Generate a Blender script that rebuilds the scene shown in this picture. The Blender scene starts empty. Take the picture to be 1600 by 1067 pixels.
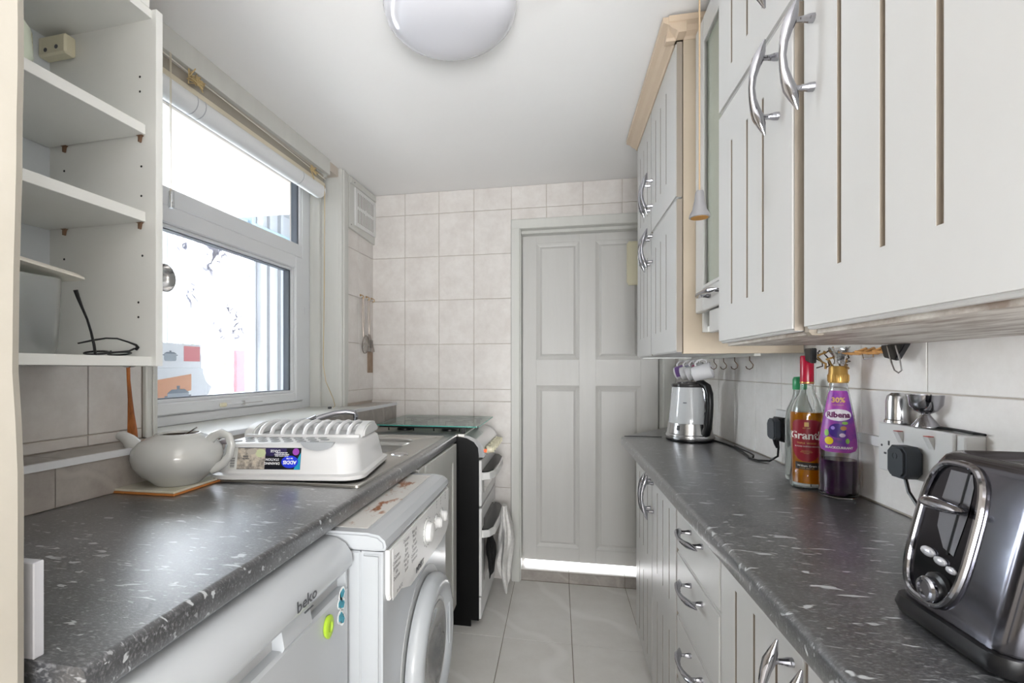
import bpy, bmesh, math, random
from mathutils import Matrix, Vector, noise
random.seed(4)
PI = math.pi
sc = bpy.context.scene
COL = sc.collection
# ------------------------------------------------------------------ camera
TH = math.atan(145 / 760)
cd = bpy.data.cameras.new('camera'); cam = bpy.data.objects.new('camera', cd); COL.objects.link(cam)
cd.sensor_width = 36; cd.lens = 760 / 1600 * 36
cd.shift_x = (800 - 727) / 1600; cd.shift_y = (577 - 533.5) / 1600
cd.clip_start = 0.02
cam.location = (0, 0, 1.2); cam.rotation_euler = (PI / 2, 0, TH)
sc.camera = cam
# ------------------------------------------------------------------ world: bright overcast sky
wd = bpy.data.worlds.new('overcast_sky'); sc.world = wd; wd.use_nodes = True
wn = wd.node_tree.nodes; wn['Background'].inputs[0].default_value = (0.93, 0.96, 1.0, 1)
wn['Background'].inputs[1].default_value = 11.0
def area(name, loc, rot, sx, sy, watt, col=(1, 1, 1)):
    l = bpy.data.lights.new(name, 'AREA'); l.shape = 'RECTANGLE'; l.size = sx; l.size_y = sy; l.energy = watt; l.color = col
    o = bpy.data.objects.new(name, l); COL.objects.link(o); o.location = loc; o.rotation_euler = rot
    return o
# added fill lamp behind the camera; the back wall has no opening
area('room_fill', (0.2, -2.1, 0.95), (math.radians(108), 0, math.radians(4)), 1.1, 1.5, 56, (0.97, 0.985, 1.0))
# added fill lamp aimed up behind the camera to brighten ceiling and shelves
area('ceiling_fill', (0.28, -0.85, 1.15), (math.radians(160), 0, math.radians(8)), 1.2, 0.8, 38, (0.97, 0.985, 1.0))
vs = sc.view_settings
vs.view_transform = 'Standard'; vs.look = 'None'; vs.exposure = 0.76; vs.gamma = 1.0; vs.use_curve_mapping = False

# ------------------------------------------------------------------ helpers
WM = {}
def world(o):
    return WM.get(o.name, Matrix.Identity(4)) if o is not None else Matrix.Identity(4)
def lin(c):
    c = c.lstrip('#'); v = [int(c[i:i + 2], 16) / 255 for i in (0, 2, 4)]
    return tuple(x / 12.92 if x <= .04045 else ((x + .055) / 1.055) ** 2.4 for x in v) + (1,)
def tag(o, label=None, cat=None, group=None, kind=None):
    if label: o['label'] = label
    if cat: o['category'] = cat
    if group: o['group'] = group
    if kind: o['kind'] = kind
    return o
def thing(name, label, cat, loc=(0, 0, 0), rz=0, group=None, kind=None, M=None):
    o = bpy.data.objects.new(name, None); COL.objects.link(o); o.empty_display_size = .05
    m = M if M is not None else Matrix.Translation(loc) @ Matrix.Rotation(rz, 4, 'Z')
    o.matrix_basis = m; WM[o.name] = m.copy()
    return tag(o, label, cat, group, kind)
def link(name, me, m, parent=None, mw=None, kind=None, label=None):
    """mw: world matrix of the object"""
    o = bpy.data.objects.new(name, me); COL.objects.link(o)
    if m is not None and len(me.materials) == 0: me.materials.append(m)
    mw = mw if mw is not None else Matrix.Identity(4)
    if parent is not None:
        o.parent = parent; o.matrix_basis = world(parent).inverted() @ mw
    else:
        o.matrix_basis = mw
    WM[o.name] = mw.copy()
    if kind: o['kind'] = kind
    if label: o['label'] = label
    return o
def copy_tree(o, mw, parent=None):
    c = o.copy(); COL.objects.link(c); c.parent = parent
    rel = world(o).inverted()
    c.matrix_basis = (world(parent).inverted() @ mw) if parent else mw
    WM[c.name] = mw.copy()
    for ch in list(o.children):
        copy_tree(ch, mw @ rel @ world(ch), c)
    return c

class B:
    """collects geometry in the space M (default world) and links it as one mesh"""
    def __init__(s, M=None):
        s.v = []; s.f = []; s.M = M; s.sm = []
    def add(s, vs_, fs_, smooth=False):
        n = len(s.v); s.v += [Vector(v) for v in vs_]
        for f in fs_: s.f.append([i + n for i in f]); s.sm.append(smooth)
        return s
    def addbm(s, bm, smooth=False):
        bm.verts.ensure_lookup_table(); bm.verts.index_update()
        s.add([v.co.copy() for v in bm.verts], [[v.index for v in f.verts] for f in bm.faces], smooth); bm.free(); return s
    def box(s, x0, x1, y0, y1, z0, z1, bev=0, seg=1, R=None):
        x0, x1 = min(x0, x1), max(x0, x1); y0, y1 = min(y0, y1), max(y0, y1); z0, z1 = min(z0, z1), max(z0, z1)
        V = [(x, y, z) for x in (x0, x1) for y in (y0, y1) for z in (z0, z1)]
        Fs = [(0, 1, 3, 2), (4, 6, 7, 5), (0, 4, 5, 1), (2, 3, 7, 6), (0, 2, 6, 4), (1, 5, 7, 3)]
        if bev:
            bm = bmesh.new(); vv = [bm.verts.new(v) for v in V]
            for f in Fs: bm.faces.new([vv[i] for i in f])
            bmesh.ops.bevel(bm, geom=list(bm.edges), offset=bev, segments=seg, affect='EDGES', profile=.5, clamp_overlap=True)
            if R: bmesh.ops.transform(bm, matrix=R, verts=bm.verts)
            return s.addbm(bm, seg > 1)
        if R: V = [R @ Vector(v) for v in V]
        return s.add(V, Fs)
    def prism(s, pts, h0, h1, ax='z', bev=0, seg=2, smooth=False):
        """pts 2D outline; extruded along ax. ax z:(x,y) x:(y,z) y:(x,z)"""
        def P(p, h):
            return {'z': (p[0], p[1], h), 'x': (h, p[0], p[1]), 'y': (p[0], h, p[1])}[ax]
        bm = bmesh.new(); a = [bm.verts.new(P(p, h0)) for p in pts]; b = [bm.verts.new(P(p, h1)) for p in pts]
        n = len(pts); bm.faces.new(a); bm.faces.new(b[::-1])
        for i in range(n): bm.faces.new((a[i], b[i], b[(i + 1) % n], a[(i + 1) % n]))
        bmesh.ops.recalc_face_normals(bm, faces=bm.faces)
        if bev:
            ed = [e for f in bm.faces if len(f.verts) == n and n != 4 or (n == 4 and f in list(bm.faces)[:2]) for e in f.edges]
            bmesh.ops.bevel(bm, geom=list(set(ed)), offset=bev, segments=seg, affect='EDGES', clamp_overlap=True)
        return s.addbm(bm, smooth)
    def tube(s, pts, r, seg=8, cap=True, flat=1.0):
        pts = [Vector(p) for p in pts]; n = len(pts); rr = r if isinstance(r, (list, tuple)) else [r] * n
        V = []; Fs = []; up = None
        for i, p in enumerate(pts):
            t = (pts[min(i + 1, n - 1)] - pts[max(i - 1, 0)]).normalized()
            if up is None:
                up = Vector((0, 0, 1)) if abs(t.z) < .9 else Vector((1, 0, 0))
            a = t.cross(up)
            if a.length < 1e-5: a = t.orthogonal()
            a.normalize(); b = t.cross(a).normalized(); up = -b if False else a.cross(t)
            for k in range(seg):
                an = 2 * PI * k / seg
                V.append(p + a * math.cos(an) * rr[i] + b * math.sin(an) * rr[i] * flat)
        for i in range(n - 1):
            for k in range(seg):
                k2 = (k + 1) % seg
                Fs.append((i * seg + k, i * seg + k2, (i + 1) * seg + k2, (i + 1) * seg + k))
        if cap: Fs.append(tuple(range(seg))[::-1]); Fs.append(tuple((n - 1) * seg + k for k in range(seg)))
        return s.add(V, Fs, True)
    def lathe(s, prof, c=(0, 0, 0), seg=24, ax='z', a0=0, a1=2 * PI, cap=False, sx=1, sy=1):
        full = abs(a1 - a0 - 2 * PI) < 1e-6; m = seg if full else seg + 1
        V = []; Fs = []
        for (r, z) in prof:
            for k in range(m):
                a = a0 + (a1 - a0) * k / seg
                x, y = r * math.cos(a) * sx, r * math.sin(a) * sy
                q = {'z': (x, y, z), 'x': (z, x, y), 'y': (x, z, y)}[ax]
                V.append((q[0] + c[0], q[1] + c[1], q[2] + c[2]))
        for i in range(len(prof) - 1):
            for k in range(seg):
                k2 = (k + 1) % m if full else k + 1
                Fs.append((i * m + k, i * m + k2, (i + 1) * m + k2, (i + 1) * m + k))
        if cap:
            Fs.append(tuple(range(m))); Fs.append(tuple((len(prof) - 1) * m + k for k in range(m)))
        return s.add(V, Fs, True)
    def ball(s, c, r, seg=12, sc3=(1, 1, 1)):
        pr = [(math.sin(PI * i / 8), -math.cos(PI * i / 8)) for i in range(9)]
        V = []; Fs = []
        for (a, z) in pr:
            for k in range(seg):
                t = 2 * PI * k / seg
                V.append((c[0] + r * a * math.cos(t) * sc3[0], c[1] + r * a * math.sin(t) * sc3[1], c[2] + r * z * sc3[2]))
        for i in range(8):
            for k in range(seg):
                Fs.append((i * seg + k, i * seg + (k + 1) % seg, (i + 1) * seg + (k + 1) % seg, (i + 1) * seg + k))
        return s.add(V, Fs, True)
    def build(s, name, m, parent=None, label=None, kind=None, local=False, auto=35):
        V = s.v
        if local: mw = world(parent) if parent else Matrix.Identity(4)
        else:
            if s.M is not None: V = [s.M @ v for v in V]
            if parent is not None:
                mw = world(parent); inv = mw.inverted(); V = [inv @ v for v in V]
            else:
                xs = [v.x for v in V]; ys = [v.y for v in V]; zs = [v.z for v in V]
                o = Vector(((min(xs) + max(xs)) / 2, (min(ys) + max(ys)) / 2, min(zs)))
                mw = Matrix.Translation(o); V = [v - o for v in V]
        me = bpy.data.meshes.new(name); me.from_pydata([tuple(v) for v in V], [], s.f)
        me.polygons.foreach_set('use_smooth', s.sm)
        bm = bmesh.new(); bm.from_mesh(me); bmesh.ops.remove_doubles(bm, verts=bm.verts, dist=1e-6) if any(s.sm) else None
        bmesh.ops.recalc_face_normals(bm, faces=bm.faces)
        for e in bm.edges:
            if len(e.link_faces) == 2 and e.calc_face_angle(0) > math.radians(auto): e.smooth = False
        bm.to_mesh(me); bm.free(); me.update()
        if m is not None: me.materials.append(m)
        return link(name, me, None, parent, mw, kind, label)

# ------------------------------------------------------------------ materials
MATS = {}
def mat(name, col, rough=.5, metal=0, spec=.5, bump=0, bscale=60, vary=0, vcol=None, vscale=8, coat=0, emis=None, trans=0, ior=1.45, stretch=None, vlo=.4, vhi=.65, alpha=1):
    if name in MATS: return MATS[name]
    m = bpy.data.materials.new(name); m.use_nodes = True; nt = m.node_tree; p = nt.nodes['Principled BSDF']
    c = lin(col) if isinstance(col, str) else col
    p.inputs['Base Color'].default_value = c; p.inputs['Roughness'].default_value = rough
    p.inputs['Metallic'].default_value = metal; p.inputs['Specular IOR Level'].default_value = spec
    p.inputs['Coat Weight'].default_value = coat; p.inputs['Coat Roughness'].default_value = .08
    p.inputs['Transmission Weight'].default_value = trans; p.inputs['IOR'].default_value = ior; p.inputs['Alpha'].default_value = alpha
    if emis: p.inputs['Emission Color'].default_value = lin(emis[0]); p.inputs['Emission Strength'].default_value = emis[1]
    tc = None
    if bump or vary:
        tc = nt.nodes.new('ShaderNodeTexCoord'); mp = nt.nodes.new('ShaderNodeMapping')
        g = nt.nodes.new('ShaderNodeNewGeometry')
        nt.links.new(g.outputs['Position'], mp.inputs[0])
        if stretch: mp.inputs['Scale'].default_value = stretch
    if vary:
        n = nt.nodes.new('ShaderNodeTexNoise'); n.inputs['Scale'].default_value = vscale; n.inputs['Detail'].default_value = 6; n.inputs['Roughness'].default_value = .65
        r = nt.nodes.new('ShaderNodeMapRange'); r.inputs[1].default_value = vlo; r.inputs[2].default_value = vhi; r.inputs[4].default_value = vary
        mx = nt.nodes.new('ShaderNodeMixRGB'); mx.inputs[1].default_value = c; mx.inputs[2].default_value = lin(vcol)
        nt.links.new(mp.outputs[0], n.inputs['Vector']); nt.links.new(n.outputs[0], r.inputs[0]); nt.links.new(r.outputs[0], mx.inputs[0]); nt.links.new(mx.outputs[0], p.inputs['Base Color'])
    if bump:
        n = nt.nodes.new('ShaderNodeTexNoise'); n.inputs['Scale'].default_value = bscale; n.inputs['Detail'].default_value = 3
        bp = nt.nodes.new('ShaderNodeBump'); bp.inputs['Strength'].default_value = bump; bp.inputs['Distance'].default_value = .004
        nt.links.new(mp.outputs[0], n.inputs['Vector']); nt.links.new(n.outputs[0], bp.inputs['Height']); nt.links.new(bp.outputs[0], p.inputs['Normal'])
    MATS[name] = m; return m
def worktop_mat():
    m = bpy.data.materials.new('speckled_laminate'); m.use_nodes = True; nt = m.node_tree; p = nt.nodes['Principled BSDF']; L = nt.links.new
    g = nt.nodes.new('ShaderNodeNewGeometry')
    def flecks(scale, st, lo, hi, det=2, w=0):
        mp = nt.nodes.new('ShaderNodeMapping'); mp.inputs['Scale'].default_value = st; mp.inputs['Location'].default_value = (w, w, w); mp.inputs['Rotation'].default_value = (0, 0, .35)
        n = nt.nodes.new('ShaderNodeTexNoise'); n.inputs['Scale'].default_value = scale; n.inputs['Detail'].default_value = det; n.inputs['Distortion'].default_value = .6
        r = nt.nodes.new('ShaderNodeMapRange'); r.inputs[1].default_value = lo; r.inputs[2].default_value = hi
        L(g.outputs['Position'], mp.inputs[0]); L(mp.outputs[0], n.inputs['Vector']); L(n.outputs[0], r.inputs[0]); return r.outputs[0]
    a = flecks(48, (.45, 1.5, 1.2), .645, .68); b = flecks(120, (.5, 1.4, 1), .635, .70, 2, 3); c = flecks(260, (.6, 1.3, 1), .5, .85, 2, 7); d = flecks(16, (1, 1, 1), .35, .75, 5, 11)
    base = nt.nodes.new('ShaderNodeMixRGB'); base.inputs[1].default_value = lin('#2d2e31'); base.inputs[2].default_value = lin('#48494c'); L(d, base.inputs[0])
    last = base
    for k, (s_, col, f) in enumerate(((c, '#8c8d90', .75), (b, '#a3a5a8', .6), (a, '#c3c7ca', .75))):
        ml = nt.nodes.new('ShaderNodeMath'); ml.operation = 'MULTIPLY'; ml.inputs[1].default_value = f; L(s_, ml.inputs[0])
        mx = nt.nodes.new('ShaderNodeMixRGB'); mx.inputs[2].default_value = lin(col); L(last.outputs[0], mx.inputs[1]); L(ml.outputs[0], mx.inputs[0]); last = mx
    L(last.outputs[0], p.inputs['Base Color']); p.inputs['Roughness'].default_value = .34; p.inputs['Specular IOR Level'].default_value = .8; p.inputs['Coat Weight'].default_value = 1.0; p.inputs['Coat Roughness'].default_value = .3
    n = nt.nodes.new('ShaderNodeTexNoise'); n.inputs['Scale'].default_value = 420; n.inputs['Detail'].default_value = 1
    bp = nt.nodes.new('ShaderNodeBump'); bp.inputs['Strength'].default_value = .22; bp.inputs['Distance'].default_value = .0012
    L(g.outputs['Position'], n.inputs['Vector']); L(n.outputs[0], bp.inputs['Height']); L(bp.outputs[0], p.inputs['Normal'])
    return m
def tile_mat(name, c1, c2, rough, vein=None, vs_=7, bump=.1, wave=False):
    m = bpy.data.materials.new(name); m.use_nodes = True; nt = m.node_tree; p = nt.nodes['Principled BSDF']; L = nt.links.new
    g = nt.nodes.new('ShaderNodeNewGeometry')
    n = nt.nodes.new('ShaderNodeTexNoise'); n.inputs['Scale'].default_value = vs_; n.inputs['Detail'].default_value = 8; n.inputs['Roughness'].default_value = .7
    r = nt.nodes.new('ShaderNodeMapRange'); r.inputs[1].default_value = .35; r.inputs[2].default_value = .68
    mx = nt.nodes.new('ShaderNodeMixRGB'); mx.inputs[1].default_value = lin(c1); mx.inputs[2].default_value = lin(c2)
    L(g.outputs['Position'], n.inputs['Vector']); L(n.outputs[0], r.inputs[0]); L(r.outputs[0], mx.inputs[0]); last = mx
    if vein:
        w = nt.nodes.new('ShaderNodeTexWave'); w.inputs['Scale'].default_value = 1.1 if wave else 2.2; w.inputs['Distortion'].default_value = 9 if wave else 14; w.inputs['Detail'].default_value = 3; w.inputs['Detail Scale'].default_value = .9
        w.bands_direction = 'DIAGONAL'
        L(g.outputs['Position'], w.inputs['Vector'])
        r2 = nt.nodes.new('ShaderNodeMapRange'); r2.inputs[1].default_value = .93; r2.inputs[2].default_value = 1.0; r2.inputs[4].default_value = .55
        L(w.outputs['Fac'], r2.inputs[0])
        m2 = nt.nodes.new('ShaderNodeMixRGB'); m2.inputs[2].default_value = lin(vein); L(r2.outputs[0], m2.inputs[0]); L(last.outputs[0], m2.inputs[1]); last = m2
    L(last.outputs[0], p.inputs['Base Color']); p.inputs['Roughness'].default_value = rough
    bp = nt.nodes.new('ShaderNodeBump'); bp.inputs['Strength'].default_value = bump; bp.inputs['Distance'].default_value = .003
    L(n.outputs[0], bp.inputs['Height']); L(bp.outputs[0], p.inputs['Normal'])
    return m
def pane_mat(name, tint=(.97, .99, 1, 1), refl=.1, rough=.02):
    m = bpy.data.materials.new(name); m.use_nodes = True; nt = m.node_tree; nt.nodes.remove(nt.nodes['Principled BSDF']); L = nt.links.new
    t = nt.nodes.new('ShaderNodeBsdfTransparent'); t.inputs[0].default_value = tint
    g = nt.nodes.new('ShaderNodeBsdfGlossy'); g.inputs['Roughness'].default_value = rough
    lw = nt.nodes.new('ShaderNodeLayerWeight'); lw.inputs[0].default_value = .25
    ml = nt.nodes.new('ShaderNodeMath'); ml.operation = 'MULTIPLY_ADD'; ml.inputs[1].default_value = .35; ml.inputs[2].default_value = refl * .3
    mx = nt.nodes.new('ShaderNodeMixShader'); L(lw.outputs['Fresnel'], ml.inputs[0]); L(ml.outputs[0], mx.inputs[0]); L(t.outputs[0], mx.inputs[1]); L(g.outputs[0], mx.inputs[2])
    L(mx.outputs[0], nt.nodes['Material Output'].inputs[0]); return m
def smear_mat():
    """glass smeared with whitening: swirls of thin translucent white"""
    m = bpy.data.materials.new('whitewashed_glass'); m.use_nodes = True; nt = m.node_tree; nt.nodes.remove(nt.nodes['Principled BSDF']); L = nt.links.new
    g = nt.nodes.new('ShaderNodeNewGeometry')
    n0 = nt.nodes.new('ShaderNodeTexNoise'); n0.inputs['Scale'].default_value = 3.0; n0.inputs['Detail'].default_value = 2
    ad = nt.nodes.new('ShaderNodeMixRGB'); ad.blend_type = 'ADD'; ad.inputs[0].default_value = 1.0
    L(g.outputs['Position'], n0.inputs['Vector']); L(g.outputs['Position'], ad.inputs[1]); L(n0.outputs['Color'], ad.inputs[2])
    w = nt.nodes.new('ShaderNodeTexWave'); w.inputs['Scale'].default_value = 9; w.inputs['Distortion'].default_value = 7; w.inputs['Detail'].default_value = 4; w.inputs['Detail Scale'].default_value = 2.5
    L(ad.outputs[0], w.inputs['Vector'])
    n1 = nt.nodes.new('ShaderNodeTexNoise'); n1.inputs['Scale'].default_value = 5; n1.inputs['Detail'].default_value = 3; L(g.outputs['Position'], n1.inputs['Vector'])
    mu = nt.nodes.new('ShaderNodeMath'); mu.operation = 'MULTIPLY'; L(w.outputs['Fac'], mu.inputs[0]); L(n1.outputs[0], mu.inputs[1])
    r = nt.nodes.new('ShaderNodeMapRange'); r.inputs[1].default_value = .1; r.inputs[2].default_value = .3; r.inputs[3].default_value = .93; r.inputs[4].default_value = .99; L(mu.outputs[0], r.inputs[0])
    t = nt.nodes.new('ShaderNodeBsdfTransparent'); tr = nt.nodes.new('ShaderNodeBsdfTranslucent'); tr.inputs[0].default_value = (.8, .8, .82, 1)
    w2_ = nt.nodes.new('ShaderNodeTexWave'); w2_.inputs['Scale'].default_value = 3.2; w2_.inputs['Distortion'].default_value = 9; w2_.inputs['Detail'].default_value = 2.5; w2_.inputs['Detail Scale'].default_value = 2.2
    L(ad.outputs[0], w2_.inputs['Vector'])
    n2_ = nt.nodes.new('ShaderNodeTexNoise'); n2_.inputs['Scale'].default_value = 3.4; n2_.inputs['Detail'].default_value = 4; L(g.outputs['Position'], n2_.inputs['Vector'])
    m2_ = nt.nodes.new('ShaderNodeMath'); m2_.operation = 'MULTIPLY'; L(w2_.outputs['Fac'], m2_.inputs[0]); L(n2_.outputs[0], m2_.inputs[1])
    r2_ = nt.nodes.new('ShaderNodeMapRange'); r2_.inputs[1].default_value = .33; r2_.inputs[2].default_value = .62; L(m2_.outputs[0], r2_.inputs[0])
    c2_ = nt.nodes.new('ShaderNodeMixRGB'); c2_.inputs[1].default_value = (.8, .8, .82, 1); c2_.inputs[2].default_value = (.07, .07, .09, 1); L(r2_.outputs[0], c2_.inputs[0]); L(c2_.outputs[0], tr.inputs[0])
    mx = nt.nodes.new('ShaderNodeMixShader'); L(r.outputs[0], mx.inputs[0]); L(t.outputs[0], mx.inputs[1]); L(tr.outputs[0], mx.inputs[2])
    L(mx.outputs[0], nt.nodes['Material Output'].inputs[0]); return m

M_ceil = mat('ceiling_paint', '#f6f5f4', .5, bump=.12, bscale=35, vary=.3, vcol='#f0eeec', vscale=1.5)
M_tile = tile_mat('wall_tile_glaze', '#e2deda', '#d3cdc8', .28, vs_=11, bump=.08)
M_tile2 = tile_mat('wall_tile_glaze_lit', '#f7f4f1', '#ece8e4', .25, vs_=11, bump=.08)  # same tile, colour lightened on the right wall to stand in for window light
M_grout = mat('grout', '#c9bfb4', .9)
M_ftile = tile_mat('floor_tile_glaze', '#e6e4e0', '#dcd9d4', .3, vein='#efedea', vs_=5, bump=.05, wave=True)
M_fgrout = mat('floor_grout', '#8b7f70', .9)
M_ledge = tile_mat('ledge_tile', '#b0aaa4', '#968f89', .35, vein='#b9b4ae', vs_=10, bump=.1)
M_plaster = mat('door_reveal_paint', '#b3aea4', .6, bump=.35, bscale=18, vary=.4, vcol='#a59f92', vscale=6)
M_gloss = mat('grey_white_gloss', '#d0d0cb', .35, bump=.05, bscale=30, vary=.3, vcol='#c2c2bd', vscale=3, stretch=(6, 6, .6))
M_door = mat('door_paint', '#cccbc8', .4, bump=.08, bscale=40, vary=.35, vcol='#c3c2be', vscale=4, stretch=(5, 5, .5))
M_upvc = mat('window_plastic', '#dfe1e4', .3)
M_rubber = mat('glazing_seal', '#5e646c', .6)
M_mela = mat('white_melamine', '#edeeeb', .4, bump=.03, bscale=200, vary=.3, vcol='#e4e4df', vscale=4)
M_cab = mat('cream_foil_door', '#c6c5c3', .32, vary=.35, vcol='#bdbbb7', vscale=2.5, stretch=(1, 1, .4))
M_groove = mat('groove_taupe', '#887d70', .6)  # darker taupe than the door face
M_carc = mat('cabinet_side_beige', '#c5b7a3', .5, vary=.3, vcol='#b7a891', vscale=4)
M_cornice = mat('cornice_cream', '#cdb9a2', .4)
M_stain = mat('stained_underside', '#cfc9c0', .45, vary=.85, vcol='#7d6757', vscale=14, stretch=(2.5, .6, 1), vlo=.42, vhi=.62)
M_chrome = mat('chrome', '#a9a9af', .08, metal=1)
M_steel = mat('brushed_steel', '#c9c9ca', .22, metal=1, bump=.03, bscale=300, stretch=(1, 1, .05))
M_steel2 = mat('sink_steel', '#c6c3be', .3, metal=1)
M_black = mat('black_plastic', '#141416', .3)
M_blackmatt = mat('black_enamel', '#060607', .35, spec=.3)
M_white = mat('white_plastic', '#dddddc', .3)
M_appl = mat('appliance_white', '#b6babe', .25, coat=.2)
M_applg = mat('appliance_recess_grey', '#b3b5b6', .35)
M_rust = mat('rusty_enamel', '#d8d6d2', .3, vary=1.0, vcol='#a0643a', vscale=22, stretch=(1, .5, 1), vlo=.55, vhi=.62)
M_ink = mat('dark_grey_ink', '#54565a', .6)
M_cream = mat('cream_plastic', '#e6e0c6', .4)
M_brass = mat('brass', '#b08d57', .3, metal=1)
M_pane = pane_mat('window_glass')
M_cabglass = mat('cabinet_glass', '#a9ada0', .08, spec=.8, vary=.3, vcol='#8f9488', vscale=3)
M_lid = pane_mat('green_tinted_glass', (.80, .90, .87, 1), .9, .03)
M_lidedge = mat('glass_lid_edge', '#4fb3a4', .2)
M_wt = worktop_mat()
M_smear = smear_mat()
M_wood = mat('dark_wood', '#b4692c', .4, vary=.8, vcol='#5e2f12', vscale=14, stretch=(3, 3, .7))
M_pot = mat('teapot_glaze', '#c6c7c4', .15, coat=.6)
M_tea = mat('tea_stain', '#8d5a1e', .3)
M_amber = mat('whisky', '#e08a12', .0, trans=1, ior=1.34)
M_glass = mat('bottle_glass', '#fbfdfc', .0, trans=1, ior=1.35)
M_purple = mat('squash_cordial', '#2a0f2c', .05, spec=.6, coat=.5)
M_fabric = mat('blind_fabric', '#e8eaec', .7)
M_cord = mat('string', '#c8b184', .8)
M_clear = pane_mat('clear_plastic', (.93, .95, .97, 1), 1.2, .15)
M_frost = pane_mat('frosted_plastic', (.93, .95, .94, 1), 1.2, .3)

def solid(nm, c, r=.5, **k): return mat(nm, c, r, **k)

# text as thin mesh: returns vertices (x,y) and faces
def text_bm(txt, size, bold=0):
    cu = bpy.data.curves.new('t', 'FONT'); cu.body = txt; cu.size = size; cu.align_x = 'CENTER'; cu.align_y = 'CENTER'; cu.resolution_u = 2; cu.offset = bold
    ob = bpy.data.objects.new('t', cu); COL.objects.link(ob)
    dg = bpy.context.evaluated_depsgraph_get(); me = bpy.data.meshes.new_from_object(ob.evaluated_get(dg))
    V = [v.co.copy() for v in me.vertices]; Fs = [list(p.vertices) for p in me.polygons]
    bpy.data.objects.remove(ob); bpy.data.curves.remove(cu); bpy.data.meshes.remove(me)
    return V, Fs
def text(txt, size, fn, bold=0):
    """fn maps (u,v) -> 3D"""
    V, Fs = text_bm(txt, size, bold); b = B(); b.add([fn(v.x, v.y) for v in V], Fs); return b

# ================================================================== SETTING
CEIL = 2.245
AL = math.atan(.0495)
ML = Matrix.Translation((-1.19, .9, 0)) @ Matrix.Rotation(-AL, 4, 'Z')    # left wall space: x into room, y along the wall
TILE = {}
def tile(parent, m, x0, x1, y0, y1, z0, z1, name='tile', gap=.0012, axis='x', M=None, bev=.0012):
    """one tile as a part; gap only in the plane of the tile"""
    g = [gap, gap, gap]; g['xyz'.index(axis)] = 0
    d = (x1 - x0 - 2 * g[0], y1 - y0 - 2 * g[1], z1 - z0 - 2 * g[2])
    if min(d) <= 0.0005: return
    key = (tuple(round(a, 4) for a in d), m.name)
    if key not in TILE:
        b = B(); b.box(-d[0] / 2, d[0] / 2, -d[1] / 2, d[1] / 2, -d[2] / 2, d[2] / 2, bev)
        me = bpy.data.meshes.new(name); me.from_pydata([tuple(v) for v in b.v], [], b.f); me.materials.append(m); TILE[key] = me
    c = Matrix.Translation(((x0 + x1) / 2, (y0 + y1) / 2, (z0 + z1) / 2))
    return link(name, TILE[key], m, parent, (M @ c) if M is not None else c)
def S(o): o['kind'] = 'structure'; return o

# floor
fl = S(B().box(-2.2, .75, -2.2, 2.785, -.12, -.004).build('floor', M_fgrout))
xs = [-.242 + .302 * k for k in range(-6, 4)]
ys = [2.785, 2.172, 1.562, .952, .342, -.268, -.878, -1.488, -2.098]
for i in range(len(xs) - 1):
    for j in range(len(ys) - 1):
        if xs[i] < -1.3 and ys[j + 1] > .1: continue
        tile(fl, M_ftile, xs[i], xs[i + 1], ys[j + 1], ys[j], -.006, 0, 'floor_tile', .0014, 'z')
for j in range(len(ys) - 1): tile(fl, M_ftile, xs[-1], .74, ys[j + 1], ys[j], -.006, 0, 'floor_tile', .0014, 'z')
S(B().box(-2.2, .85, -2.2, 3.0, CEIL, CEIL + .12).build('ceiling', M_ceil))

# end wall, with the doorway
we = B()
we.box(-1.4, -.235, 2.783, 2.95, 0, CEIL).box(.585, .85, 2.783, 2.95, 0, CEIL).box(-.235, .585, 2.783, 2.95, 2.03, CEIL)
we = S(we.build('wall_end', M_grout))
zr = [0, .262, .524, .776, 1.015, 1.085, 1.347, 1.606, 1.863, 2.115, CEIL]
xc = [-1.16, -1.097 + .202, -.687, -.479, -.262]
for i in range(4):
    for j in range(10):
        tile(we, M_tile, xc[i], xc[i + 1], 2.7775, 2.783, zr[j], zr[j + 1], axis='y')
xd = [-.262, -.064, .136, .345, .553, .70]
for i in range(5): 
    tile(we, M_tile, xd[i], xd[i + 1], 2.7775, 2.783, 2.115, CEIL, axis='y')
    tile(we, M_tile, xd[i], xd[i + 1], 2.7775, 2.783, 2.045, 2.115, axis='y')
for j in range(9): tile(we, M_tile, .615, .70, 2.7775, 2.783, zr[j], min(zr[j + 1], 2.045), axis='y')

# left wall (slightly out of square), window opening s .33 - 1.463
wl = B(ML)
for a in ((-.6, .3175, 0, CEIL), (.3175, 1.4785, 0, .985), (.3175, 1.4785, 2.2005, CEIL), (1.4785, 1.9, 0, CEIL)):
    wl.box(-.30, -.0055, a[0], a[1], a[2], a[3])
wl = S(wl.build('wall_left', M_grout))
sc_ = [-.48, -.272, -.064, .144, .30]
for i in range(4):
    tile(wl, M_tile, -.0055, 0, sc_[i], sc_[i + 1], 1.003, 1.031, M=ML)
    for z0, z1 in ((1.031, 1.283), (1.283, 1.535)): tile(wl, M_tile, -.0055, 0, sc_[i], sc_[i + 1], z0, z1, M=ML)
sf = [1.545, 1.69, 1.883]
for i in range(2):
    for j in range(4, 10): tile(wl, M_tile, -.0055, 0, sf[i], sf[i + 1], zr[j], zr[j + 1], M=ML)
# bare plaster patch cut in the tiles by the hooks
B(ML).box(0, .0035, 1.80, 1.872, 1.18, 1.305, .001).build('plaster_patch', solid('bare_plaster', '#a8927f', .9, bump=.3, bscale=80, vary=.5, vcol='#8b7463', vscale=30), wl)

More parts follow.
